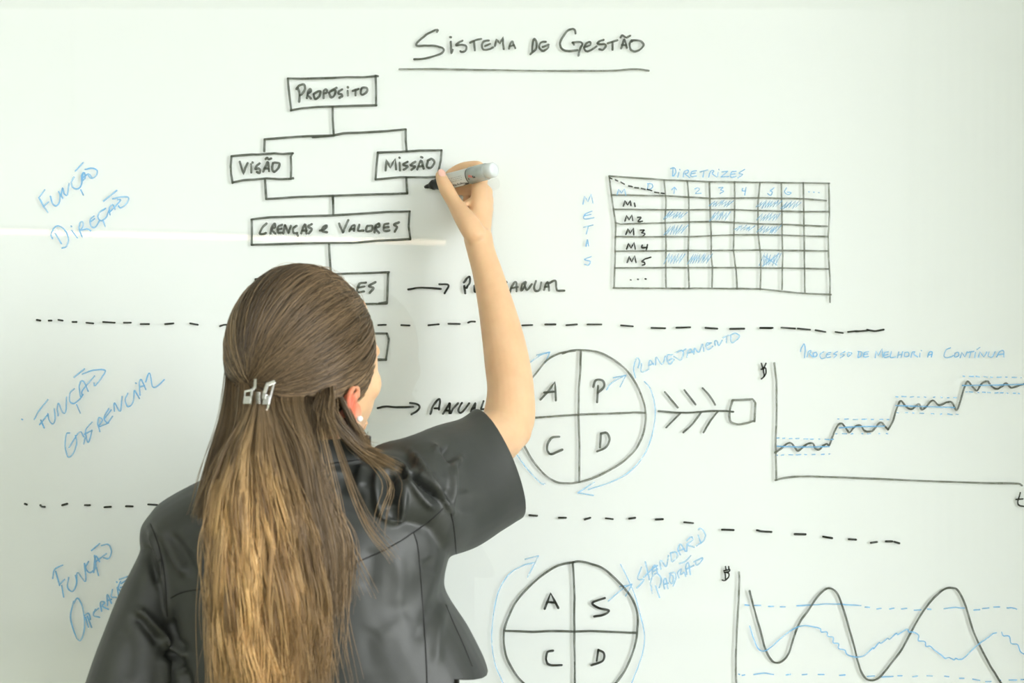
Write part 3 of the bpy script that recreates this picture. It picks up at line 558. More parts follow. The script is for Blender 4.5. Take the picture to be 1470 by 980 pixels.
# neck and trunk (under the clothes)
TC = Vector((-0.262, -0.365, 0))
def TP(x, y, z): return Vector((TC.x + x, TC.y + y, z))
skin.append(loft([(H(0, -0.018, -0.055), hr*0.052, hf*0.056), (TP(0.014, -0.022, 1.43), X3*0.048, Y3v*0.048), (TP(0.008, -0.02, 1.385), X3*0.052, Y3v*0.048), (TP(0, 0.005, 1.33), X3*0.10, Y3v*0.07)], 24, 4))
skin.append(loft([(TP(0, 0.01, 1.355), X3*0.10, Y3v*0.06), (TP(0, 0.01, 1.30), X3*0.135, Y3v*0.085), (TP(0, 0.01, 1.20), X3*0.128, Y3v*0.092), (TP(0, 0.01, 1.08), X3*0.115, Y3v*0.085),
                  (TP(0, 0.01, 0.98), X3*0.125, Y3v*0.09), (TP(0, 0, 0.87), X3*0.15, Y3v*0.10), (TP(0, 0, 0.80), X3*0.15, Y3v*0.095)], 28, 4))
# right arm: shoulder, elbow, wrist from the photograph
SH = P(588, 712, 1.745)
EL = P(731, 608, 1.945)
ARM = [(SH, 0.040), (SH.lerp(EL, 0.35), 0.037), (SH.lerp(EL, 0.7), 0.0355), (P(714, 626, 1.920), 0.0365), (P(730, 602, 1.945), 0.036), (P(733, 560, 1.960), 0.0325), (P(728, 520, 1.973), 0.0315), (P(721, 480, 1.986), 0.029), (P(711, 435, 2.0), 0.0250),
       (P(700, 392, 2.02), 0.0215), (P(691, 362, 2.03), 0.0200), (P(686, 340, 2.036), 0.0208)]
skin.append(limb(ARM, 24, 5))
skin.append(ell(P(741, 613, 1.935), X3*0.022, Y3v*0.024, Z3v*0.030))                                # point of the elbow
WR = P(688, 350, 2.034)
MCP = {'index': P(688, 266, 2.070), 'middle': P(696, 274, 2.080), 'ring': P(698, 285, 2.086), 'little': P(699, 298, 2.090)}
for k, r in (('index', 0.0115), ('middle', 0.012), ('ring', 0.0112), ('little', 0.0100)):
    skin.append(limb([(WR + (MCP[k]-WR)*0.05, 0.0150), (WR.lerp(MCP[k], 0.5), r*1.2), (MCP[k], r)], 14, 4))
FING = {'index': [(MCP['index'], 0.0112), (P(691, 250, 2.079), 0.0102), (P(687, 240, 2.086), 0.0092), (P(666, 240, 2.097), 0.0080), (P(651, 246, 2.104), 0.0070), (P(643, 251, 2.106), 0.0058)],
        'middle': [(MCP['middle'], 0.0105), (P(683, 270, 2.098), 0.0095), (P(671, 271, 2.104), 0.0088), (P(657, 273, 2.106), 0.0078), (P(648, 276, 2.107), 0.0062)],
        'ring': [(MCP['ring'], 0.0100), (P(686, 281, 2.104), 0.0092), (P(674, 283, 2.108), 0.0085), (P(671, 289, 2.100), 0.0076), (P(673, 296, 2.092), 0.0060)],
        'little': [(MCP['little'], 0.0092), (P(688, 295, 2.106), 0.0083), (P(680, 298, 2.109), 0.0076), (P(680, 303, 2.101), 0.0066), (P(681, 308, 2.093), 0.0052)]}
for k, pts in FING.items(): skin.append(limb(pts, 14, 5))
TH = [(P(684, 340, 2.022), 0.0160), (P(673, 322, 2.026), 0.0160), (P(660, 303, 2.044), 0.0130), (P(650, 287, 2.058), 0.0108), (P(641.5, 272, 2.069), 0.0112), (P(634.5, 257, 2.078), 0.0092), (P(631, 249, 2.082), 0.0066)]
skin.append(limb(TH, 16, 5))
skin.append(loft([(P(661, 297, 2.052), X3*0.007, Y3v*0.010), (P(669, 293, 2.060), X3*0.008, Y3v*0.010), (P(680, 286, 2.068), X3*0.010, Y3v*0.011)], 14, 4))   # web of the thumb
skin.append(loft([(P(682, 325, 2.044), X3*0.016, Y3v*0.014), (P(687, 304, 2.060), X3*0.017, Y3v*0.016), (P(690, 290, 2.074), X3*0.013, Y3v*0.015)], 18, 4))   # palm
# left arm, hanging a little away from the body
SL, ELl, WRl = P(266, 792, 1.745), P(165, 1075, 1.70), P(190, 1350, 1.84)
skin.append(limb([(SL, 0.040), (SL.lerp(ELl, 0.5), 0.041), (ELl, 0.036), (ELl.lerp(WRl, 0.3), 0.034), (ELl.lerp(WRl, 0.75), 0.025), (WRl, 0.021)], 20, 5))
hd = (WRl - ELl).normalized(); hx, hy = frame(hd, (0, -1, 0))
for i, (o, L, r) in enumerate(((-0.024, 0.068, 0.0082), (-0.008, 0.076, 0.0086), (0.008, 0.070, 0.0082), (0.024, 0.055, 0.0072))):
    k = WRl + hd*0.085 + hx*o
    skin.append(limb([(WRl + hx*o*0.4, 0.014), (WRl + hd*0.045 + hx*o*0.8, 0.0125), (k, 0.0105)], 12, 3))
    skin.append(limb([(k, r*1.1), (k + hd*L*0.4 + hy*0.008, r), (k + hd*L*0.75 + hy*0.02, r*0.92), (k + hd*L*0.95 + hy*0.034, r*0.75)], 12, 4))
skin.append(limb([(WRl + hd*0.012 - hx*0.014, 0.014), (WRl + hd*0.04 - hx*0.034 + hy*0.008, 0.0118), (WRl + hd*0.07 - hx*0.046 + hy*0.016, 0.0098), (WRl + hd*0.093 - hx*0.048 + hy*0.022, 0.0075)], 12, 4))
# legs
for s in (-1, 1):
    skin.append(limb([(TP(s*0.075, 0, 0.86), 0.08), (TP(s*0.082, 0.005, 0.66), 0.07), (TP(s*0.085, 0.01, 0.46), 0.05), (TP(s*0.087, 0.0, 0.30), 0.048), (TP(s*0.09, -0.005, 0.09), 0.034), (TP(s*0.09, 0.0, 0.05), 0.034)], 20, 4))
    skin.append(limb([(TP(s*0.09, -0.03, 0.042), 0.03), (TP(s*0.092, 0.04, 0.04), 0.032), (TP(s*0.097, 0.12, 0.03), 0.026)], 16, 3))
# right ear: natural redness plus light shining through it, painted into the skin colour
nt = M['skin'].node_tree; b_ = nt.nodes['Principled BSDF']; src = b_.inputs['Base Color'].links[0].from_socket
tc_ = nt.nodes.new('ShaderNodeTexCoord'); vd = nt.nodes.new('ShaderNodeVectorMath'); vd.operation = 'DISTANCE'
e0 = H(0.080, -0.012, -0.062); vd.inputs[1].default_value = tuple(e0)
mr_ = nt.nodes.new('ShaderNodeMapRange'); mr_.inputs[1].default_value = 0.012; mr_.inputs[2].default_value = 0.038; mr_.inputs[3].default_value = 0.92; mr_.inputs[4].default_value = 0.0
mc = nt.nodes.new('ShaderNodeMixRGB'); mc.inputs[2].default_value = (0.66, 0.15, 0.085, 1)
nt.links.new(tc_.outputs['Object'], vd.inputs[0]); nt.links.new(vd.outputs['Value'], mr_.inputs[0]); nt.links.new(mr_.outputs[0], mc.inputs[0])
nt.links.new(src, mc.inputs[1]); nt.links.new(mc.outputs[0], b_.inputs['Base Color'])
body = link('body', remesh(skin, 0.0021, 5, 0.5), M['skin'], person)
for s in (-1, 1):
    v, f = ell(H(s*0.032, 0.079, -0.020), hr*0.0115, hf*0.0115, hu*0.0115)
    ey = mesh_obj('eye', v, f, M['eye_white'], person)
    v, f = ell(H(s*0.032, 0.0872, -0.020), hr*0.0056, hf*0.0036, hu*0.0056, 16, 10)
    mesh_obj('iris', v, f, M['iris'], ey)
# thumb nail
tn = (P(631, 249, 2.082) - P(641, 271, 2.070)).normalized()
nv = Vector((0.30, -1, 0.1)).normalized(); nx = tn.cross(nv).normalized(); nv = nx.cross(tn).normalized()
v, f = ell(P(633.5, 253.0, 2.080) + nv*0.0080, nx*0.0056, tn*0.0075, nv*0.0016, 16, 8)
mesh_obj('thumb_nail', v, f, M['nail'], person)

# ------------------------------------------------- leather jacket
jk = []
def ring_px(cx, cy, d, hw_px, hd, hz=0.0):
    c = P(cx, cy, d); return (c, X3*(hw_px*d/FPX), Y3v*hd)
def TR(l, r, z, hd_, dy=0.0): return (Vector(((l+r)/2, TC.y + dy, z)), X3*((r-l)/2), Y3v*hd_)
jk.append(loft([TR(-0.45, -0.026, 0.96, 0.125), TR(-0.44, -0.026, 1.06, 0.122), TR(-0.43, -0.027, 1.12, 0.120), TR(-0.43, -0.031, 1.151, 0.119), TR(-0.432, -0.054, 1.195, 0.117), TR(-0.436, -0.083, 1.2424, 0.116), TR(-0.44, -0.078, 1.2894, 0.114),
                TR(-0.435, -0.080, 1.325, 0.106), TR(-0.40, -0.11, 1.352, 0.082, -0.012), TR(-0.36, -0.16, 1.385, 0.062, -0.028)], 44, 5, power=2.5))
# shoulder line
jk.append(limb([(P(247, 788, 1.745), 0.050, 0.060), (P(272, 770, 1.745), 0.055, 0.072), (P(330, 738, 1.738), 0.052, 0.075), (P(420, 714, 1.728), 0.046, 0.066), (P(500, 712, 1.728), 0.044, 0.066), (P(556, 706, 1.738), 0.053, 0.074), (P(606, 705, 1.750), 0.060, 0.072)], 28, 5, ref=(0, 1, 0)))
# collar
jk.append(loft([(TP(0.01, -0.022, 1.36), X3*0.092, Y3v*0.068), (TP(0.014, -0.024, 1.39), X3*0.079, Y3v*0.064), (TP(0.018, -0.027, 1.415), X3*0.074, Y3v*0.060), (TP(0.020, -0.030, 1.438), X3*0.072, Y3v*0.058)], 28, 4, cap=False))
# right sleeve, wide and short
QO = P(712, 667, 1.868); vO = Vector((0.33, 0.18, -0.93)).normalized()
QS = P(600, 714, 1.745)
axO = (P(720, 655, 1.90) - P(640, 700, 1.78)).normalized()
wO = Vector((0.34, -0.94, 0.08)); wO = (wO - vO*wO.dot(vO)).normalized(); axO = vO.cross(wO).normalized(); axO = axO if axO.x > 0 else -axO
jk.append(loft([(QS + Vector((-0.03, 0, 0)), Vector((0.02, 0, -1))*0.070, Vector((0.5, -0.8, 0)).normalized()*0.066), (QS, Vector((0.1, 0, -1)).normalized()*0.076, Vector((0.6, -0.7, 0)).normalized()*0.066),
                (P(650, 700, 1.805), Vector((0.18, 0.15, -0.97))*0.083, wO*0.072), (P(690, 682, 1.845), Vector((0.27, 0.16, -0.95))*0.078, wO*0.068), (QO + axO*0.004, vO*0.079, wO*0.067)], 32, 6))
# left sleeve
LS = [(245, 792, 1.745, 40, 0.058), (238, 815, 1.74, 41, 0.062), (222, 870, 1.73, 53, 0.064), (208, 930, 1.72, 62, 0.065), (190, 990, 1.71, 66, 0.066), (170, 1060, 1.70, 66, 0.066), (158, 1100, 1.70, 66, 0.066)]
rows = []
for i, (x, y, d, hw, hd_) in enumerate(LS):
    c = P(x, y, d); a = P(*LS[max(i-1, 0)][:3]); b = P(*LS[min(i+1, len(LS)-1)][:3]); t = (b-a).normalized()
    xx = Y3v.cross(t).normalized(); rows.append((c, xx*(hw*d/FPX), t.cross(xx).normalized()*hd_))
jk.append(loft(rows, 30, 5))
jme = remesh(jk, 0.0030, 9, 0.5)
n = len(jme.vertices)
co = np.empty(n*3); jme.vertices.foreach_get('co', co); co = co.reshape(-1, 3)
no = np.empty(n*3); jme.vertices.foreach_get('normal', no); no = no.reshape(-1, 3)
cpos = np.array([0, -DIST, CAMZ])
def to_px(c):
    d = c[:, 1] + DIST
    return np.stack([CX + c[:, 0]/d*FPX, CY - (c[:, 2]-CAMZ)/d*FPX], 1)
# creases pressed into the leather of the back: (amplitude mm, width px, outline through the back panel)
FOLDS = [
 (-14, 10, "562,668 560,690 561,712 563,732"), (6.5, 5, "543,668 540,695 543,722 552,744 566,750 576,740 580,715 583,690"),
 (-11, 6, "571,664 578,678 583,687"), (4, 4, "560,658 574,664 586,676 588,690"),
 (-11, 3.5, "587,675 600,690 615,704 635,722"), (5, 5, "581,684 595,702 611,720 625,730"), (4, 5, "598,676 615,692 632,712"),
 (6.5, 5, "588,645 600,662 616,683 634,710 650,736"), (-5, 9, "580,650 590,662 596,668"), (5, 5, "664,655 656,664 651,671 651,700 650,732"),
 (-7.5, 10, "634,640 642,652 649,664"), (4, 5, "620,636 632,650 646,670"), (-4, 12, "668,700 664,740"), (-3.5, 12, "640,700 636,722"),
 (4, 10, "520,664 515,690 520,700"), (-3, 14, "480,700 500,715 525,720"),
 (-2.5, 16, "535,780 532,820 528,850"), (1.6, 14, "560,790 575,830 570,880"), (-2, 12, "610,800 618,815 616,825"), (1.8, 13, "640,770 620,840 600,890"), (-1.8, 13, "645,830 615,880 590,930"),
 (1.0, 12, "590,880 560,905 540,918"), (-1.2, 16, "540,900 530,930 540,970"), (2.5, 9, "640,860 630,910 625,960"),
 (5.5, 4.5, "213,757 222,775 230,800 237,830 240,860 241,885"), (-7, 7, "206,775 213,800 222,822 228,840"), (4, 8, "220,748 240,775 256,808 270,828"), (-4, 10, "235,765 256,785 275,815"),
 (6, 6, "194,872 206,880 222,898 238,914 250,922"), (-6, 8, "190,884 204,894 220,912 232,925"), (6, 6, "231,922 240,922 254,932 270,943"), (-7, 8, "236,936 250,944 262,958"), (5, 11, "237,940 238,965 236,1000"), (-6, 9, "262,960 268,985 268,1010"), (-3, 14, "170,900 185,930 180,980"), (-6, 8, "243,885 250,915 268,940"),
 (3, 10, "285,770 292,820 290,870"),
]
px = to_px(co)
view = co - cpos; view /= np.linalg.norm(view, axis=1)[:, None]
facing = np.clip(-(no*view).sum(1)*3.0, 0, 1)
disp = np.zeros(n)
for amp, wd, txt in FOLDS:
    pts = catmull(np.array([[float(a) for a in p.split(',')] for p in txt.split()]), 8)
    near = np.full(n, 1e9); tt = np.zeros(n)
    for i in range(len(pts)-1):
        a, b = pts[i], pts[i+1]; ab = b - a; L = max((ab*ab).sum(), 1e-9)
        t = np.clip(((px-a)@ab)/L, 0, 1); dd = np.linalg.norm(px - a - t[:, None]*ab, axis=1)
        m_ = dd < near; near[m_] = dd[m_]; tt[m_] = ((i + t)/(len(pts)-1))[m_]
    taper = np.clip(np.minimum(tt, 1-tt)/0.18, 0.25, 1)
    disp += 1.35*amp*0.001*np.exp(-(near/wd)**2*1.4)*taper
low = np.array([noise.fractal(Vector(c)*11.0, 1.0, 2.0, 3) for c in co[::1]])
disp = disp*facing + low*0.0013
co2 = co + no*disp[:, None]
jme.vertices.foreach_set('co', co2.ravel()); jme.update()
# open the cuffs, hem and collar
bm = bmesh.new(); bm.from_mesh(jme); kill = []
def slice_near(test, co_, no_):
    fs = [f for f in bm.faces if test(f.calc_center_median())]
    geo = set(fs)
    for f in fs: geo.update(f.edges); geo.update(f.verts)
    bmesh.ops.bisect_plane(bm, geom=list(geo), plane_co=co_, plane_no=no_)
HEM_N = Vector((0.25, 0, 1)).normalized(); HEM_P = Vector((-0.04, 0, 1.146))
slice_near(lambda c: abs((c-QO).dot(axO) - 0.003) < 0.02 and (c-QO).length < 0.15, QO + axO*0.003, axO)
slice_near(lambda c: abs((c-HEM_P).dot(HEM_N)) < 0.015 and c.x > -0.09, HEM_P, HEM_N)
slice_near(lambda c: abs(c.x + 0.068) < 0.012 and c.z < 1.17, Vector((-0.068, 0, 1.1)), Vector((1, 0, 0)))
tl = (P(158, 1100, 1.70) - P(190, 990, 1.71)).normalized(); ql = P(158, 1100, 1.70)
for fc in bm.faces:
    c = fc.calc_center_median()
    if (c - QO).dot(axO) > 0.003 and (c - QO).length < 0.15 and c.x > 0.0 - 0.06: kill.append(fc)
    elif (c - ql).dot(tl) > 0.0 and (c-ql).length < 0.14: kill.append(fc)
    elif c.z < 0.985: kill.append(fc)
    elif c.z > 1.434 and abs(c.x + 0.245) < 0.11: kill.append(fc)
    elif c.z < 1.146 - (c.x + 0.04)*0.25 and c.x > -0.068: kill.append(fc)      # side hem
bmesh.ops.delete(bm, geom=kill, context='FACES'); bm.to_mesh(jme); bm.free()
jacket = link('leather_jacket', jme, M['leather'], person); jacket['label'] = 'black leather jacket with wide short sleeves'
so = jacket.modifiers.new('thickness', 'SOLIDIFY'); so.thickness = 0.0025; so.offset = -1
# seams lie on the surface of the leather
dgj = BVHTree.FromPolygons([Vector(v.co) for v in jme.vertices], [tuple(p.vertices) for p in jme.polygons])
cp = Vector(cpos)
def on_surface(tree, x, y, lift):
    d = (P(x, y, 1.0) - cp).normalized(); h = tree.ray_cast(cp, d, 3.0)
    return None if h[0] is None else h[0] - d*lift
def seam(txt, r=0.0008, lift=0.0003, name='seam', m='seam', parent=None):
    pts = catmull(np.array([[float(a) for a in p.split(',')] for p in txt.split()]), 10); q = []
    for x, y in pts:
        h = on_surface(dgj, x, y, lift)
        if h is not None and (not q or (h-q[-1]).length < 0.03): q.append(h)
    if len(q) < 3: return None
    v, f = limb([(p, r) for p in q], 6, 1)
    return mesh_obj(name, v, f, M[m], parent or jacket)
seam("245,858 262,850 290,845 330,840 380,848 430,838 490,815 540,795 574,777 592,765 604,757 620,745 636,730")
seam("594,764 600,785 604,830 607,870 611,930 614,1000")
seam("648,737 652,760 655,795")
seam("459,668 490,663 528,658")
seam("216,752 228,785 236,825 240,885")
seam("640,868 652,896 664,922 678,956")
# trousers and shoes (below the frame)
tr_parts = [loft([(TP(0, 0, 1.02), X3*0.135, Y3v*0.10), (TP(0, 0, 0.92), X3*0.16, Y3v*0.112), (TP(0, 0, 0.82), X3*0.165, Y3v*0.112), (TP(0, 0, 0.77), X3*0.15, Y3v*0.10)], 30, 4)]
for s in (-1, 1):
    tr_parts.append(limb([(TP(s*0.078, 0, 0.84), 0.088), (TP(s*0.084, 0.005, 0.64), 0.080), (TP(s*0.087, 0.01, 0.45), 0.066), (TP(s*0.09, 0.0, 0.25), 0.062), (TP(s*0.092, -0.005, 0.075), 0.060)], 22, 4))
link('trousers', remesh(tr_parts, 0.008, 4), M['trouser'], person)
for s in (-1, 1):
    sh = [limb([(TP(s*0.09, -0.045, 0.045), 0.038, 0.042), (TP(s*0.092, 0.03, 0.042), 0.040, 0.040), (TP(s*0.098, 0.10, 0.034), 0.042, 0.032), (TP(s*0.099, 0.15, 0.028), 0.034, 0.024)], 20, 4, ref=(0, 0, 1))]
    o = link('shoe', remesh(sh, 0.005, 3), M['shoe'], person)
    zs = min((v.co.z for v in o.data.vertices))
    for v_ in o.data.vertices: v_.co.z = max(v_.co.z - zs - 0.004, 0.0)
# ------------------------------------------------- hair
M['hair'] = bpy.data.materials.new('brown_to_golden_hair'); M['hair'].use_nodes = True
hn = M['hair'].node_tree; hb = hn.nodes['Principled BSDF']
at = hn.nodes.new('ShaderNodeAttribute'); at.attribute_name = 'strand_colour'
hn.links.new(at.outputs['Color'], hb.inputs['Base Color'])
hb.inputs['Roughness'].default_value = 0.42; hb.inputs['Specular IOR Level'].default_value = 0.55
AR, AF, AU = 0.083, 0.100, 0.105           # hair envelope half-axes
CEN = np.array(HC); R_ = np.array(hr); F_ = np.array(hf); U_ = np.array(hu)
def shell(q, k=1.0):
    q = np.asarray(q); return CEN + (q[..., :1]*AR*R_ + q[..., 1:2]*AF*F_ + q[..., 2:3]*AU*U_)*k
def unit(q): return q / np.linalg.norm(q, axis=-1, keepdims=True)
KQ = unit(np.array([0.0, -0.93, -0.36]))
strands = []      # list of (points N x M x 3, radius N x M, colour N x M x 3)
BROWN_D, BROWN, BROWN_L = np.array([0.040, 0.026, 0.014]), np.array([0.18, 0.122, 0.068]), np.array([0.42, 0.29, 0.16])
GOLD, GOLD_L = np.array([0.56, 0.315, 0.115]), np.array([0.92, 0.62, 0.28])
def mixc(a, b, t): t = np.asarray(t)[..., None]; return a*(1-t) + b*t
# scalp hair: from the hairline over the head to the clip
def top_hair(N, Mn, lift0, lift1):
    a = rng.uniform(-1, 1, N)*math.radians(142)        # round the face from behind one ear over the forehead to the other
    e = np.abs(a)/math.radians(142)
    # hairline on the unit envelope: crown arch that drops in front of and behind the ears
    ke = [0, 0.3, 0.55, 0.72, 0.82, 0.9, 1.0]
    fx = np.sign(a)*np.interp(e, ke, [0, 0.55, 0.86, 0.92, 0.92, 0.96, 0.90])
    fw = np.interp(e, ke, [0.80, 0.75, 0.68, 0.62, 0.48, 0.06, -0.35])
    up = np.interp(e, ke, [0.70, 0.58, 0.20, -0.20, -0.46, -0.54, -0.60])
    s = unit(np.stack([fx, fw, up], 1))
    back = (rng.random(N)**1.6)*0.85                  # many strands root further back on the scalp
    s = s + rng.normal(0, 0.025, s.shape); s = unit(s)
    k = KQ + rng.normal(0, 0.055, (N, 3)); k = unit(k)
    om = np.arccos(np.clip((s*k).sum(1), -1, 1))[:, None]
    t = np.linspace(0, 1, Mn)[None, :]; t = back[:, None]*0.8 + (1-back[:, None]*0.8)*t
    w0 = np.sin((1-t)*om)/np.sin(om); w1 = np.sin(t*om)/np.sin(om)
    q = w0[..., None]*s[:, None, :] + w1[..., None]*k[:, None, :]
    # sweep: strands sag a little below the straight path
    side = np.sin(np.pi*t)*(-0.10*(np.clip(1-np.abs(e-0.55)/0.45, 0, 1))[:, None])
    q[..., 2] += side; q = unit(q)
    cl = np.floor((a + 3)*26 + rng.normal(0, 0.5, N)).astype(int)
    crand = np.random.default_rng(3).uniform(0, 1, 400)[cl % 400]
    lump = np.random.default_rng(5).uniform(-1, 1, 400)[cl % 400]
    lift = rng.uniform(lift0, lift1, N)[:, None]*np.sin(np.pi*np.clip(t*1.05, 0, 1))**0.6 + lump[:, None]*0.02*np.sin(np.pi*t)
    kk = 1 + lift + 0.085*np.clip(1-np.abs(e-0.90)/0.09, 0, 1)[:, None]*np.clip(1-t*1.1, 0, 1)*(1-np.clip(1-t*6, 0, 1)) - 0.10*np.clip((t-0.86)/0.14, 0, 1)**2*0.6
    pts = shell(q) + 0; pts = CEN + (pts - CEN)*kk[..., None]
    tone = np.clip(0.26 + 0.62*(crand[:, None]-0.4) + 0.16*rng.normal(size=(N, 1)) + 0.16*np.sin(np.pi*t), 0, 1)
    streak = (np.random.default_rng(9).uniform(0, 1, 400)[cl % 400] > 0.86)[:, None]*(rng.random((N, 1)) < 0.55)
    tone = np.clip(tone + 0.38*streak, 0, 1)
    col = np.where(tone[..., None] < 0.5, mixc(BROWN_D, BROWN, tone*2), mixc(BROWN, BROWN_L, tone*2-1))
    rad = np.full((N, Mn), 0.00042)*np.clip(np.minimum(t*12+0.3, 1), 0, 1)
    strands.append((pts, rad, col))
top_hair(5200, 22, -0.035, 0.020)
# px-space hair: guides given as (pixel x, pixel y, distance)
def px_pts(xyd):
    x, y, d = xyd[..., 0], xyd[..., 1], xyd[..., 2]
    return np.stack([(x-CX)/FPX*d, -DIST+d, CAMZ-(y-CY)/FPX*d], -1)
def interp(y, table):
    ys = [r[0] for r in table]; return [np.interp(y, ys, [r[i] for r in table]) for i in range(1, len(table[0]))]
# tail: gathered at the clip, then a long golden fall
TAIL = [(560, 372, 10, 1.640, 0.010), (582, 371, 12, 1.627, 0.011), (610, 368, 24, 1.613, 0.018), (650, 364, 40, 1.597, 0.023), (700, 366, 56, 1.585, 0.026), (760, 373, 68, 1.577, 0.028), (850, 381, 74, 1.574, 0.030), (940, 388, 74, 1.574, 0.030), (1060, 392, 70, 1.576, 0.028)]
def tail(N, Mn, nclump, spread, gold):
    cu = rng.uniform(-1, 1, nclump); cv = rng.uniform(-1, 1, nclump); clen = rng.uniform(900, 1060, nclump)
    ph = rng.uniform(0, 6.28, nclump); fr = rng.uniform(0.012, 0.032, nclump); am = rng.uniform(2, 12, nclump); bright = rng.uniform(0, 1, nclump)
    c = rng.integers(0, nclump, N)
    t = np.linspace(0, 1, Mn)[None, :]
    yend = clen[c] + rng.normal(0, 18, N)
    y = 562 + (yend[:, None]-562)*t
    cx_, hw, d_, th = interp(y, TAIL)
    jit = rng.normal(0, 1, (N, 2))*spread*rng.uniform(0.4, 1.5, nclump)[c][:, None]
    u = np.clip(cu[c] + jit[:, 0]*0.55, -1.15, 1.15)[:, None]; v = np.clip(cv[c] + jit[:, 1], -1, 1)[:, None]*np.sqrt(np.clip(1-np.clip(u, -1, 1)**2, 0.08, 1))
    wave = am[c][:, None]*np.sin(fr[c][:, None]*(y-560)+ph[c][:, None])*np.clip((y-600)/200, 0, 1)
    fly = rng.normal(0, 1, (N, 1))*np.clip((t-0.5)*2, 0, 1)**2*7
    x = cx_ + u*hw + wave + fly
    x = x - u*hw*jit[:, :1]*0.0
    d = d_ + v*th + 0.007*np.sin(fr[c][:, None]*1.4*(y-560)+ph[c][:, None]*2)
    pts = px_pts(np.stack([x, y, d], -1))
    g = np.clip((y-590)/150, 0, 1)*gold*np.clip(0.45 + 0.9*bright[c][:, None]*0.9 + 0.15*rng.normal(size=(N, 1)), 0, 1)
    edge = np.clip((u-0.42)/0.3, 0, 1)*0.55 + np.clip((-u-0.75)/0.25, 0, 1)*0.4
    g = g*(1-edge)
    root = mixc(BROWN_D, BROWN_L, np.clip(0.45+0.35*(bright[c][:, None]-0.5)+0.1*rng.normal(size=(N, 1)), 0, 1) + 0*t)
    gold_c = mixc(GOLD*0.8, GOLD_L, np.clip(bright[c][:, None] + 0.15*rng.normal(size=(N, 1)), 0, 1) + 0*t)
    col = mixc(root, gold_c, g)
    rad = np.full((N, Mn), 0.00043)*np.clip((1-t)*6, 0.35, 1)
    strands.append((pts, rad, col))
tail(5200, 26, 190, 0.13, 1.0)
tail(500, 26, 240, 0.5, 0.9)
# loose hair below the clip: from behind the ears down over the collar
def loose(N, Mn, guides, cl_n, dark, spread, taper=0.0, root=True):
    gi = rng.integers(0, len(guides), N)
    t = np.linspace(0, 1, Mn)
    G = []
    for g in guides:
        g = np.array(g, float)
        if root: g = np.vstack([[g[0, 0], g[0, 1]-26, g[0, 2]+0.030], g])
        k = catmull(g, 12); s = np.r_[0, np.cumsum(np.linalg.norm(np.diff(k[:, :2], axis=0), axis=1))]; s /= s[-1]
        G.append(np.stack([np.interp(t, s, k[:, i]) for i in range(3)], 1))
    G = np.array(G)
    co_ = rng.normal(0, 1, (len(guides)*cl_n, 2)); ci = gi*cl_n + rng.integers(0, cl_n, N)
    w = (0.35 + 0.65*t)[None, :]
    ph = rng.uniform(0, 6.28, len(co_))
    xyd = G[gi].copy()
    xyd[..., 0] += (co_[ci, :1]*spread + rng.normal(0, 1, (N, 1))*spread*0.6)*w*(1 - taper*t[None, :]) + 2.5*np.sin(t*7+ph[ci][:, None])*t
    xyd[..., 2] += (co_[ci, 1:2]*0.004 + rng.normal(0, 1, (N, 1))*0.002)*w
    xyd[..., 1] += rng.normal(0, 1, (N, 1))*6*t[None, :]
    br = rng.uniform(0, 1, len(co_))[ci][:, None]
    tone = np.clip(dark + 0.5*(br-0.4) + 0.1*rng.normal(size=(N, 1)) + 0.25*t[None, :], 0, 1)
    col = mixc(BROWN_D, BROWN_L*1.1, tone)
    strands.append((px_pts(xyd), np.full((N, Mn), 0.00040)*np.clip((1-t)*6, 0.35, 1)[None, :], col))
# outer fall right of the tail
loose(1500, 22, [[(395,585,1.625),(420,640,1.606),(435,720,1.592),(450,800,1.588),(455,900,1.588)], [(410,585,1.622),(440,640,1.605),(455,710,1.598),(470,790,1.596),(470,880,1.598)],
                [(425,585,1.622),(440,640,1.606),(462,720,1.603),(488,780,1.604),(480,870,1.604)], [(385,580,1.625),(400,640,1.602),(420,730,1.588),(440,850,1.584),(455,1000,1.584)]], 22, 0.30, 10)
# nape hair that covers the neck, falling behind the collar edge
loose(2600, 16, [[(350,560,1.640),(345,610,1.612),(335,660,1.600),(318,740,1.596)], [(385,575,1.635),(400,630,1.612),(405,700,1.600),(415,760,1.598)], [(415,575,1.634),(430,630,1.612),(440,690,1.602),(450,750,1.602)],
                [(440,575,1.636),(444,625,1.616),(448,670,1.606),(454,720,1.606)], [(470,570,1.640),(468,600,1.626),(472,622,1.618)], [(335,560,1.655),(332,610,1.625),(318,670,1.608),(304,740,1.604)]], 12, 0.16, 10)
# lock that sweeps from behind the right ear to the shoulder
loose(1500, 18, [[(455,560,1.648),(478,598,1.645),(498,622,1.650),(515,642,1.655),(535,654,1.652),(550,660,1.648)], [(470,575,1.650),(486,605,1.650),(500,630,1.652),(522,648,1.652),(542,657,1.648)],
                [(488,570,1.660),(502,600,1.664),(512,622,1.662),(522,645,1.656)], [(498,600,1.668),(510,614,1.672),(518,630,1.670),(527,646,1.662)], [(503,604,1.675),(513,616,1.680),(519,632,1.680),(524,648,1.670)]], 12, 0.28, 5, 0.55, False)
loose(60, 18, [[(470,590,1.64),(500,630,1.645),(535,655,1.648),(568,668,1.640)], [(480,590,1.65),(510,635,1.65),(545,656,1.648),(572,672,1.636)]], 12, 0.4, 4, 0.3)
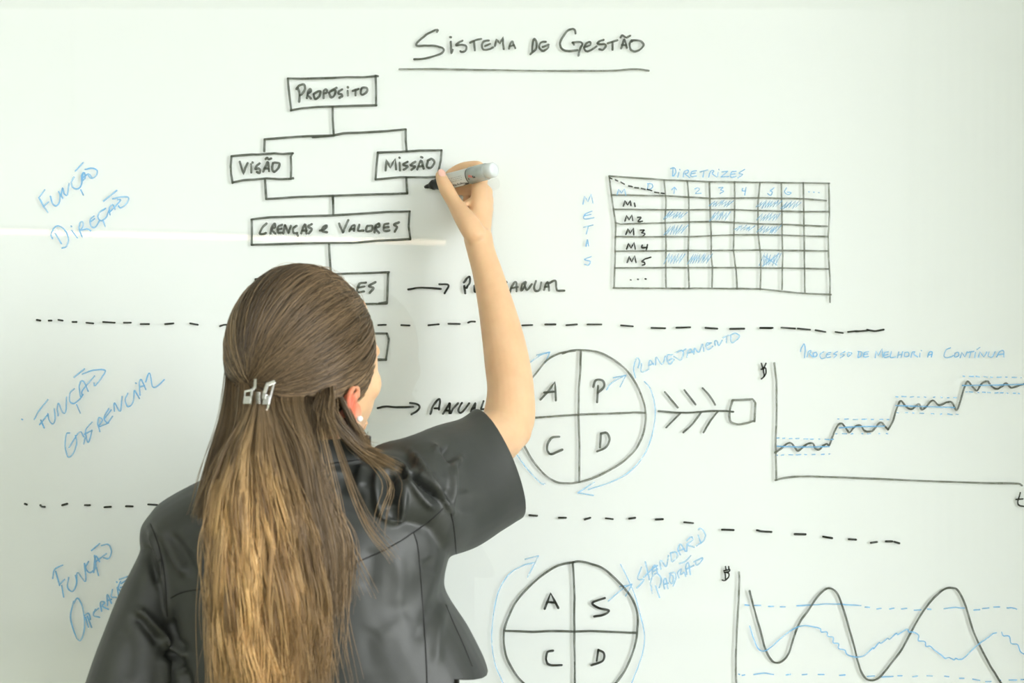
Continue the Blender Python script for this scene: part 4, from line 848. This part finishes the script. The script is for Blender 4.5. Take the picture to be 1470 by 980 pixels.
# wisps
loose(70, 18, [[(430,600,1.618),(470,690,1.600),(500,780,1.598),(530,850,1.600)], [(460,620,1.614),(480,720,1.602),(490,820,1.600),(480,960,1.600)], [(350,600,1.612),(310,660,1.600),(292,700,1.600),(280,730,1.600)], [(430,640,1.604),(480,780,1.600),(485,900,1.600),(500,985,1.600)], [(520,645,1.650),(560,690,1.628),(552,730,1.626),(545,760,1.626)],
               [(470,600,1.62),(520,740,1.60),(560,800,1.60)], [(345,620,1.61),(312,740,1.60),(302,860,1.60),(306,990,1.60)]], 10, 0.55, 9)
# fine flyaways over the crown and at the temple
def flyaway(N):
    a = rng.uniform(-1, 1, N)*1.1; e = rng.uniform(-0.1, 0.5, N)
    s = unit(np.stack([np.sin(a), e, np.cos(a)], 1)); t = np.linspace(0, 1, 10)[None, :]
    dirn = unit(np.stack([rng.normal(0, 1, N), rng.normal(-0.6, 0.6, N), rng.normal(0, 0.5, N)], 1))
    q = unit(s[:, None, :] + dirn[:, None, :]*t[..., None]*rng.uniform(0.15, 0.5, (N, 1, 1)))
    k = 1.0 + 0.055*np.sin(np.pi*t)*rng.uniform(0.2, 1, (N, 1))
    strands.append((CEN + (shell(q)-CEN)*k[..., None], np.full((N, 10), 0.00022), np.broadcast_to(BROWN_L, (N, 10, 3))))
flyaway(90)

VV, FF, CC = [], [], []; base = 0
for pts, rad, col in strands:
    N, Mn, _ = pts.shape
    tg = np.gradient(pts, axis=1); tg /= np.maximum(np.linalg.norm(tg, axis=2, keepdims=True), 1e-9)
    ref = np.array([0.31, -0.87, 0.38]); x = np.cross(tg, ref); x /= np.maximum(np.linalg.norm(x, axis=2, keepdims=True), 1e-9); y = np.cross(tg, x)
    ring = []
    for j in range(3):
        a = 2*math.pi*j/3 + 0.5
        ring.append(pts + (x*math.cos(a) + y*math.sin(a))*rad[..., None])
    v = np.stack(ring, 2).reshape(-1, 3)
    VV.append(v); CC.append(np.repeat(np.broadcast_to(col, (N, Mn, 3)).reshape(-1, 3), 3, axis=0))
    i0 = base + (np.arange(N)[:, None]*Mn + np.arange(Mn-1)[None, :])*3
    for j in range(3):
        k = (j+1) % 3
        FF.append(np.stack([i0+j, i0+k, i0+3+k, i0+3+j], -1).reshape(-1, 4))
    base += len(v)
# dense underlayer that carries the strands: cap, gathered tail, nape
under = []
cap = ell(H(0, -0.004, 0.002), hr*0.0795, hf*0.0955, hu*0.1005, 48, 32)
capv = [p for p in cap[0]]
def keep_cap(p):
    q = p - HC; r, f, u = q.dot(hr)/AR, q.dot(hf)/AF, q.dot(hu)/AU
    return f < 0.42 + 0.30*max(u, 0) and not (u < -0.42 and f > -0.25) and u > -0.80
kf = [fc for fc in cap[1] if all(keep_cap(capv[i]) for i in fc)]
tl_rows = []
for y in (575, 600, 640, 690, 760, 850, 940, 1030):
    cx_, hw, d_, th = [float(v) for v in interp(y, TAIL)]
    c = P(cx_, y, d_ + 0.004); tl_rows.append((c, X3*(hw*0.80*d_/FPX), Y3v*th*0.75))
tv, tf = loft(tl_rows, 24, 4)
nv_, nf_ = loft([(P(420, 556, 1.690), X3*0.060, Y3v*0.045), (P(416, 590, 1.685), X3*0.060, Y3v*0.056), (P(398, 630, 1.675), X3*0.048, Y3v*0.055), (P(392, 670, 1.655), X3*0.046, Y3v*0.040), (P(396, 710, 1.640), X3*0.046, Y3v*0.030)], 28, 4)
for v, f in ((capv, kf), (tv, tf), (nv_, nf_)):
    used = sorted({i for fc in f for i in fc}); mp = {i: k for k, i in enumerate(used)}
    vv = np.array([tuple(v[i]) for i in used])
    tris = []
    for fc in f:
        fc = [mp[i] for i in fc]
        if len(fc) == 4: tris.append(fc)
        else:
            for i in range(1, len(fc)-1): tris.append([fc[0], fc[i], fc[i+1], fc[i+1]])
    under.append((vv, np.array(tris)))
for i, (vv, q) in enumerate(under):
    VV.append(vv); FF.append(q + base); base += len(vv)
    c = BROWN_D*1.1 if i != 1 else None
    if c is not None: CC.append(np.broadcast_to(c, vv.shape))
    else:
        g = np.clip((1.42 - vv[:, 2])/0.12, 0, 1); CC.append(mixc(BROWN_D, GOLD*0.45, g))
VV = np.vstack(VV); FF = np.vstack(FF); CC = np.vstack(CC)
tri = FF[:, 2] == FF[:, 3]
quads = FF[~tri]; trs = FF[tri][:, :3]
hme = bpy.data.meshes.new('hair'); hme.vertices.add(len(VV)); hme.vertices.foreach_set('co', VV.ravel())
loops = np.concatenate([quads.ravel(), trs.ravel()]); hme.loops.add(len(loops)); hme.loops.foreach_set('vertex_index', loops.astype(np.int32))
starts = np.concatenate([np.arange(len(quads))*4, len(quads)*4 + np.arange(len(trs))*3]); hme.polygons.add(len(starts)); hme.polygons.foreach_set('loop_start', starts.astype(np.int32))
hme.update(calc_edges=True); hme.validate()
ca = hme.color_attributes.new('strand_colour', 'FLOAT_COLOR', 'POINT')
ca.data.foreach_set('color', np.hstack([CC, np.ones((len(CC), 1))]).ravel())
hair = link('hair', hme, M['hair'], person); hair['label'] = 'long brown hair turning golden, half gathered in a clip'

# ------------------------------------------------- hair clip, earring
KC = P(372, 570, 1.612)
cr = Vector((0.97, -0.2, 0.0)).normalized(); cuv = Vector((0.12, 0, 1)).normalized(); cn = Vector((-0.2, -0.97, 0.05)).normalized()
def KP(px_, py_, out=0.0): return P(px_, py_, 1.615 - out)
def bar(mb, pts, w, t):
    for a, b in zip(pts[:-1], pts[1:]):
        ax = (b-a); L = ax.length; ax.normalize(); nn = cn - ax*cn.dot(ax); nn.normalize(); sd = ax.cross(nn)
        mb.obox((a+b)/2, ax*(L/2 + w*0.4), sd*w, nn*t)
    return mb
clip = empty('hair_clip', (0, 0, 0)); clip.location = KC; clip.parent = person; clip.matrix_parent_inverse = Matrix.Translation(-Vector(person.location)); clip['label'] = 'silver claw clip'
mb = MB(); bar(mb, [KP(367,545), KP(366,556,.004), KP(362,560,.006)], 0.0018, 0.0012); bar(mb, [KP(352,562,.004), KP(362,560,.006), KP(361,568,.006)], 0.0014, 0.0012)
mb.obox(KP(355, 574, .005), cr*0.0045, cuv*0.0045, cn*0.0012); bar(mb, [KP(351,580,.004), KP(352,562,.004)], 0.0010, 0.0012); bar(mb, [KP(361,568,.006), KP(360,580,.005)], 0.0010, 0.0012)
bevel(mb.build('jaw', M['steel'], clip), 0.0006)
mb = MB(); bar(mb, [KP(394,548,.001), KP(384,552,.005), KP(380,564,.007), KP(379,572,.007)], 0.0022, 0.0012); bar(mb, [KP(394,548,.001), KP(391,560,.003), KP(386,580,.004), KP(384,588,.003), KP(377,590,.003)], 0.0014, 0.0012)
mb.obox(KP(382, 574, .006), cr*0.0035, cuv*0.0055, cn*0.0012); bar(mb, [KP(380,566,.007), KP(386,570,.005)], 0.0012, 0.0012)
bevel(mb.build('jaw', M['steel'], clip), 0.0006)
sv, sf = MB(), None
hel = [KP(371 + 3.5*math.cos(i*0.9), 563 + i*0.42, .004 + 0.003*math.sin(i*0.9)) for i in range(40)]
v, f = limb([(p, 0.0007) for p in hel], 6, 1); mesh_obj('spring', v, f, M['steel'], clip)
v, f = ell(P(516.5, 601, 1.640), hr*0.0036, hf*0.0036, hu*0.0036); mesh_obj('earring', v, f, M['pearl'], person)

# ------------------------------------------------- the marker
M['barrel'] = mat('pale_grey_plastic', (0.58, 0.60, 0.58), 0.3)
M['cap'] = mat('silver_grey_plastic', (0.42, 0.46, 0.45), 0.25, metal=0.3)
M['black_plastic'] = mat('black_plastic', (0.008, 0.008, 0.008), 0.35)
M['plug'] = mat('clear_grey_plastic', (0.70, 0.75, 0.76), 0.15)
M['print'] = mat('black_print', (0.03, 0.03, 0.03), 0.5); M['print_grey'] = mat('grey_print', (0.32, 0.33, 0.31), 0.5); M['print_red'] = mat('red_print', (0.55, 0.16, 0.13), 0.5)
TIP = P(609.5, 268.5, 2.1185); REAR = P(711, 243, 2.030)
mk = empty('marker', TIP); tag(mk, 'grey whiteboard marker with black tip held in the raised hand', 'marker')
ma = (REAR - TIP); ML = ma.length; ma.normalize(); R0 = 0.0116
def lat(name, prof, m, **k):
    v, f = lathe(prof, TIP, ma, 40); o = mesh_obj(name, v, f, M[m], mk); return o
lat('nib', [(0.0, 0.0008), (0.001, 0.0022), (0.006, 0.0033), (0.014, 0.0036)], 'black_plastic')
lat('collar', [(0.011, 0.0040), (0.012, 0.0052), (0.016, 0.0058), (0.0165, 0.0072), (0.019, 0.0078), (0.0195, 0.0072), (0.024, 0.0080), (0.032, R0*0.93), (0.040, R0*0.95)], 'black_plastic')
brl = lat('barrel', [(0.0385, R0*0.95), (0.0390, R0), (ML*0.655, R0), (ML*0.66, R0*0.96)], 'barrel')
lat('ring', [(ML*0.652, R0*0.98), (ML*0.654, R0*1.02), (ML*0.666, R0*1.02), (ML*0.668, R0*0.98)], 'black_plastic')
cpo = lat('cap', [(ML*0.666, R0), (ML*0.669, R0*1.08), (ML*0.88, R0*1.05), (ML*0.885, R0*1.0), (ML*0.89, R0*0.95)], 'cap')
lat('end_plug', [(ML*0.885, R0*0.9), (ML*0.89, R0*0.97), (ML*0.975, R0*0.93), (ML*0.992, R0*0.80), (ML, R0*0.4)], 'plug')
mx, my = frame(ma, (0, 0, 1))
def patch(name, s0, s1, a0, a1, r, m, parent):
    """a printed patch wrapped on the barrel; angle 0 faces the camera, positive upwards"""
    tocam = (cp - TIP).normalized(); tocam = (tocam - ma*tocam.dot(ma)).normalized(); upv = ma.cross(tocam); upv = upv if upv.z > 0 else -upv
    V = []; F = []; n = 8
    for i in range(n+1):
        a = math.radians(a0 + (a1-a0)*i/n); dd = tocam*math.cos(a) + upv*math.sin(a)
        for s in (s0, s1):
            for q in (r, r+0.00012): V.append(TIP + ma*(s*ML) + dd*q)
    for i in range(n):
        b = i*4; F += [(b+1, b+3, b+7, b+5), (b, b+4, b+6, b+2), (b, b+1, b+5, b+4), (b+2, b+6, b+7, b+3)]
    F += [(0, 2, 3, 1), (n*4, n*4+1, n*4+3, n*4+2)]
    return V, F
def prints(name, rows, m, parent, r):
    mb = MB()
    for s0, s1, a0, a1 in rows: mb.add(*patch('', s0, s1, a0, a1, r, m, parent))
    o = mb.build(name, M[m], parent); return o
r_ = random.Random(4); rows = []
for i in range(16):
    s = 0.30 + i*0.0215; rows.append((s, s + r_.uniform(0.008, 0.015), -50 + r_.uniform(-3, 3), -37 + r_.uniform(-6, 6)))
rows += [(0.565, 0.64, -78, -62), (0.60, 0.65, -62, -50)]
prints('print', rows, 'print', brl, R0)
rows = []
for k in range(3):
    for i in range(12):
        s = 0.30 + i*0.026 + 0.01*k
        if s < 0.6: rows.append((s, s + r_.uniform(0.008, 0.02), 12 - k*13, 17 - k*13))
prints('print', rows, 'print_grey', brl, R0)
prints('print', [(0.70, 0.73, -10, 6), (0.735, 0.75, -16, 0)], 'print_red', cpo, R0*1.07)
prints('print', [(0.755, 0.765, -20, -4), (0.77, 0.785, -22, -12), (0.69, 0.70, -26, -14)], 'print', cpo, R0*1.07)
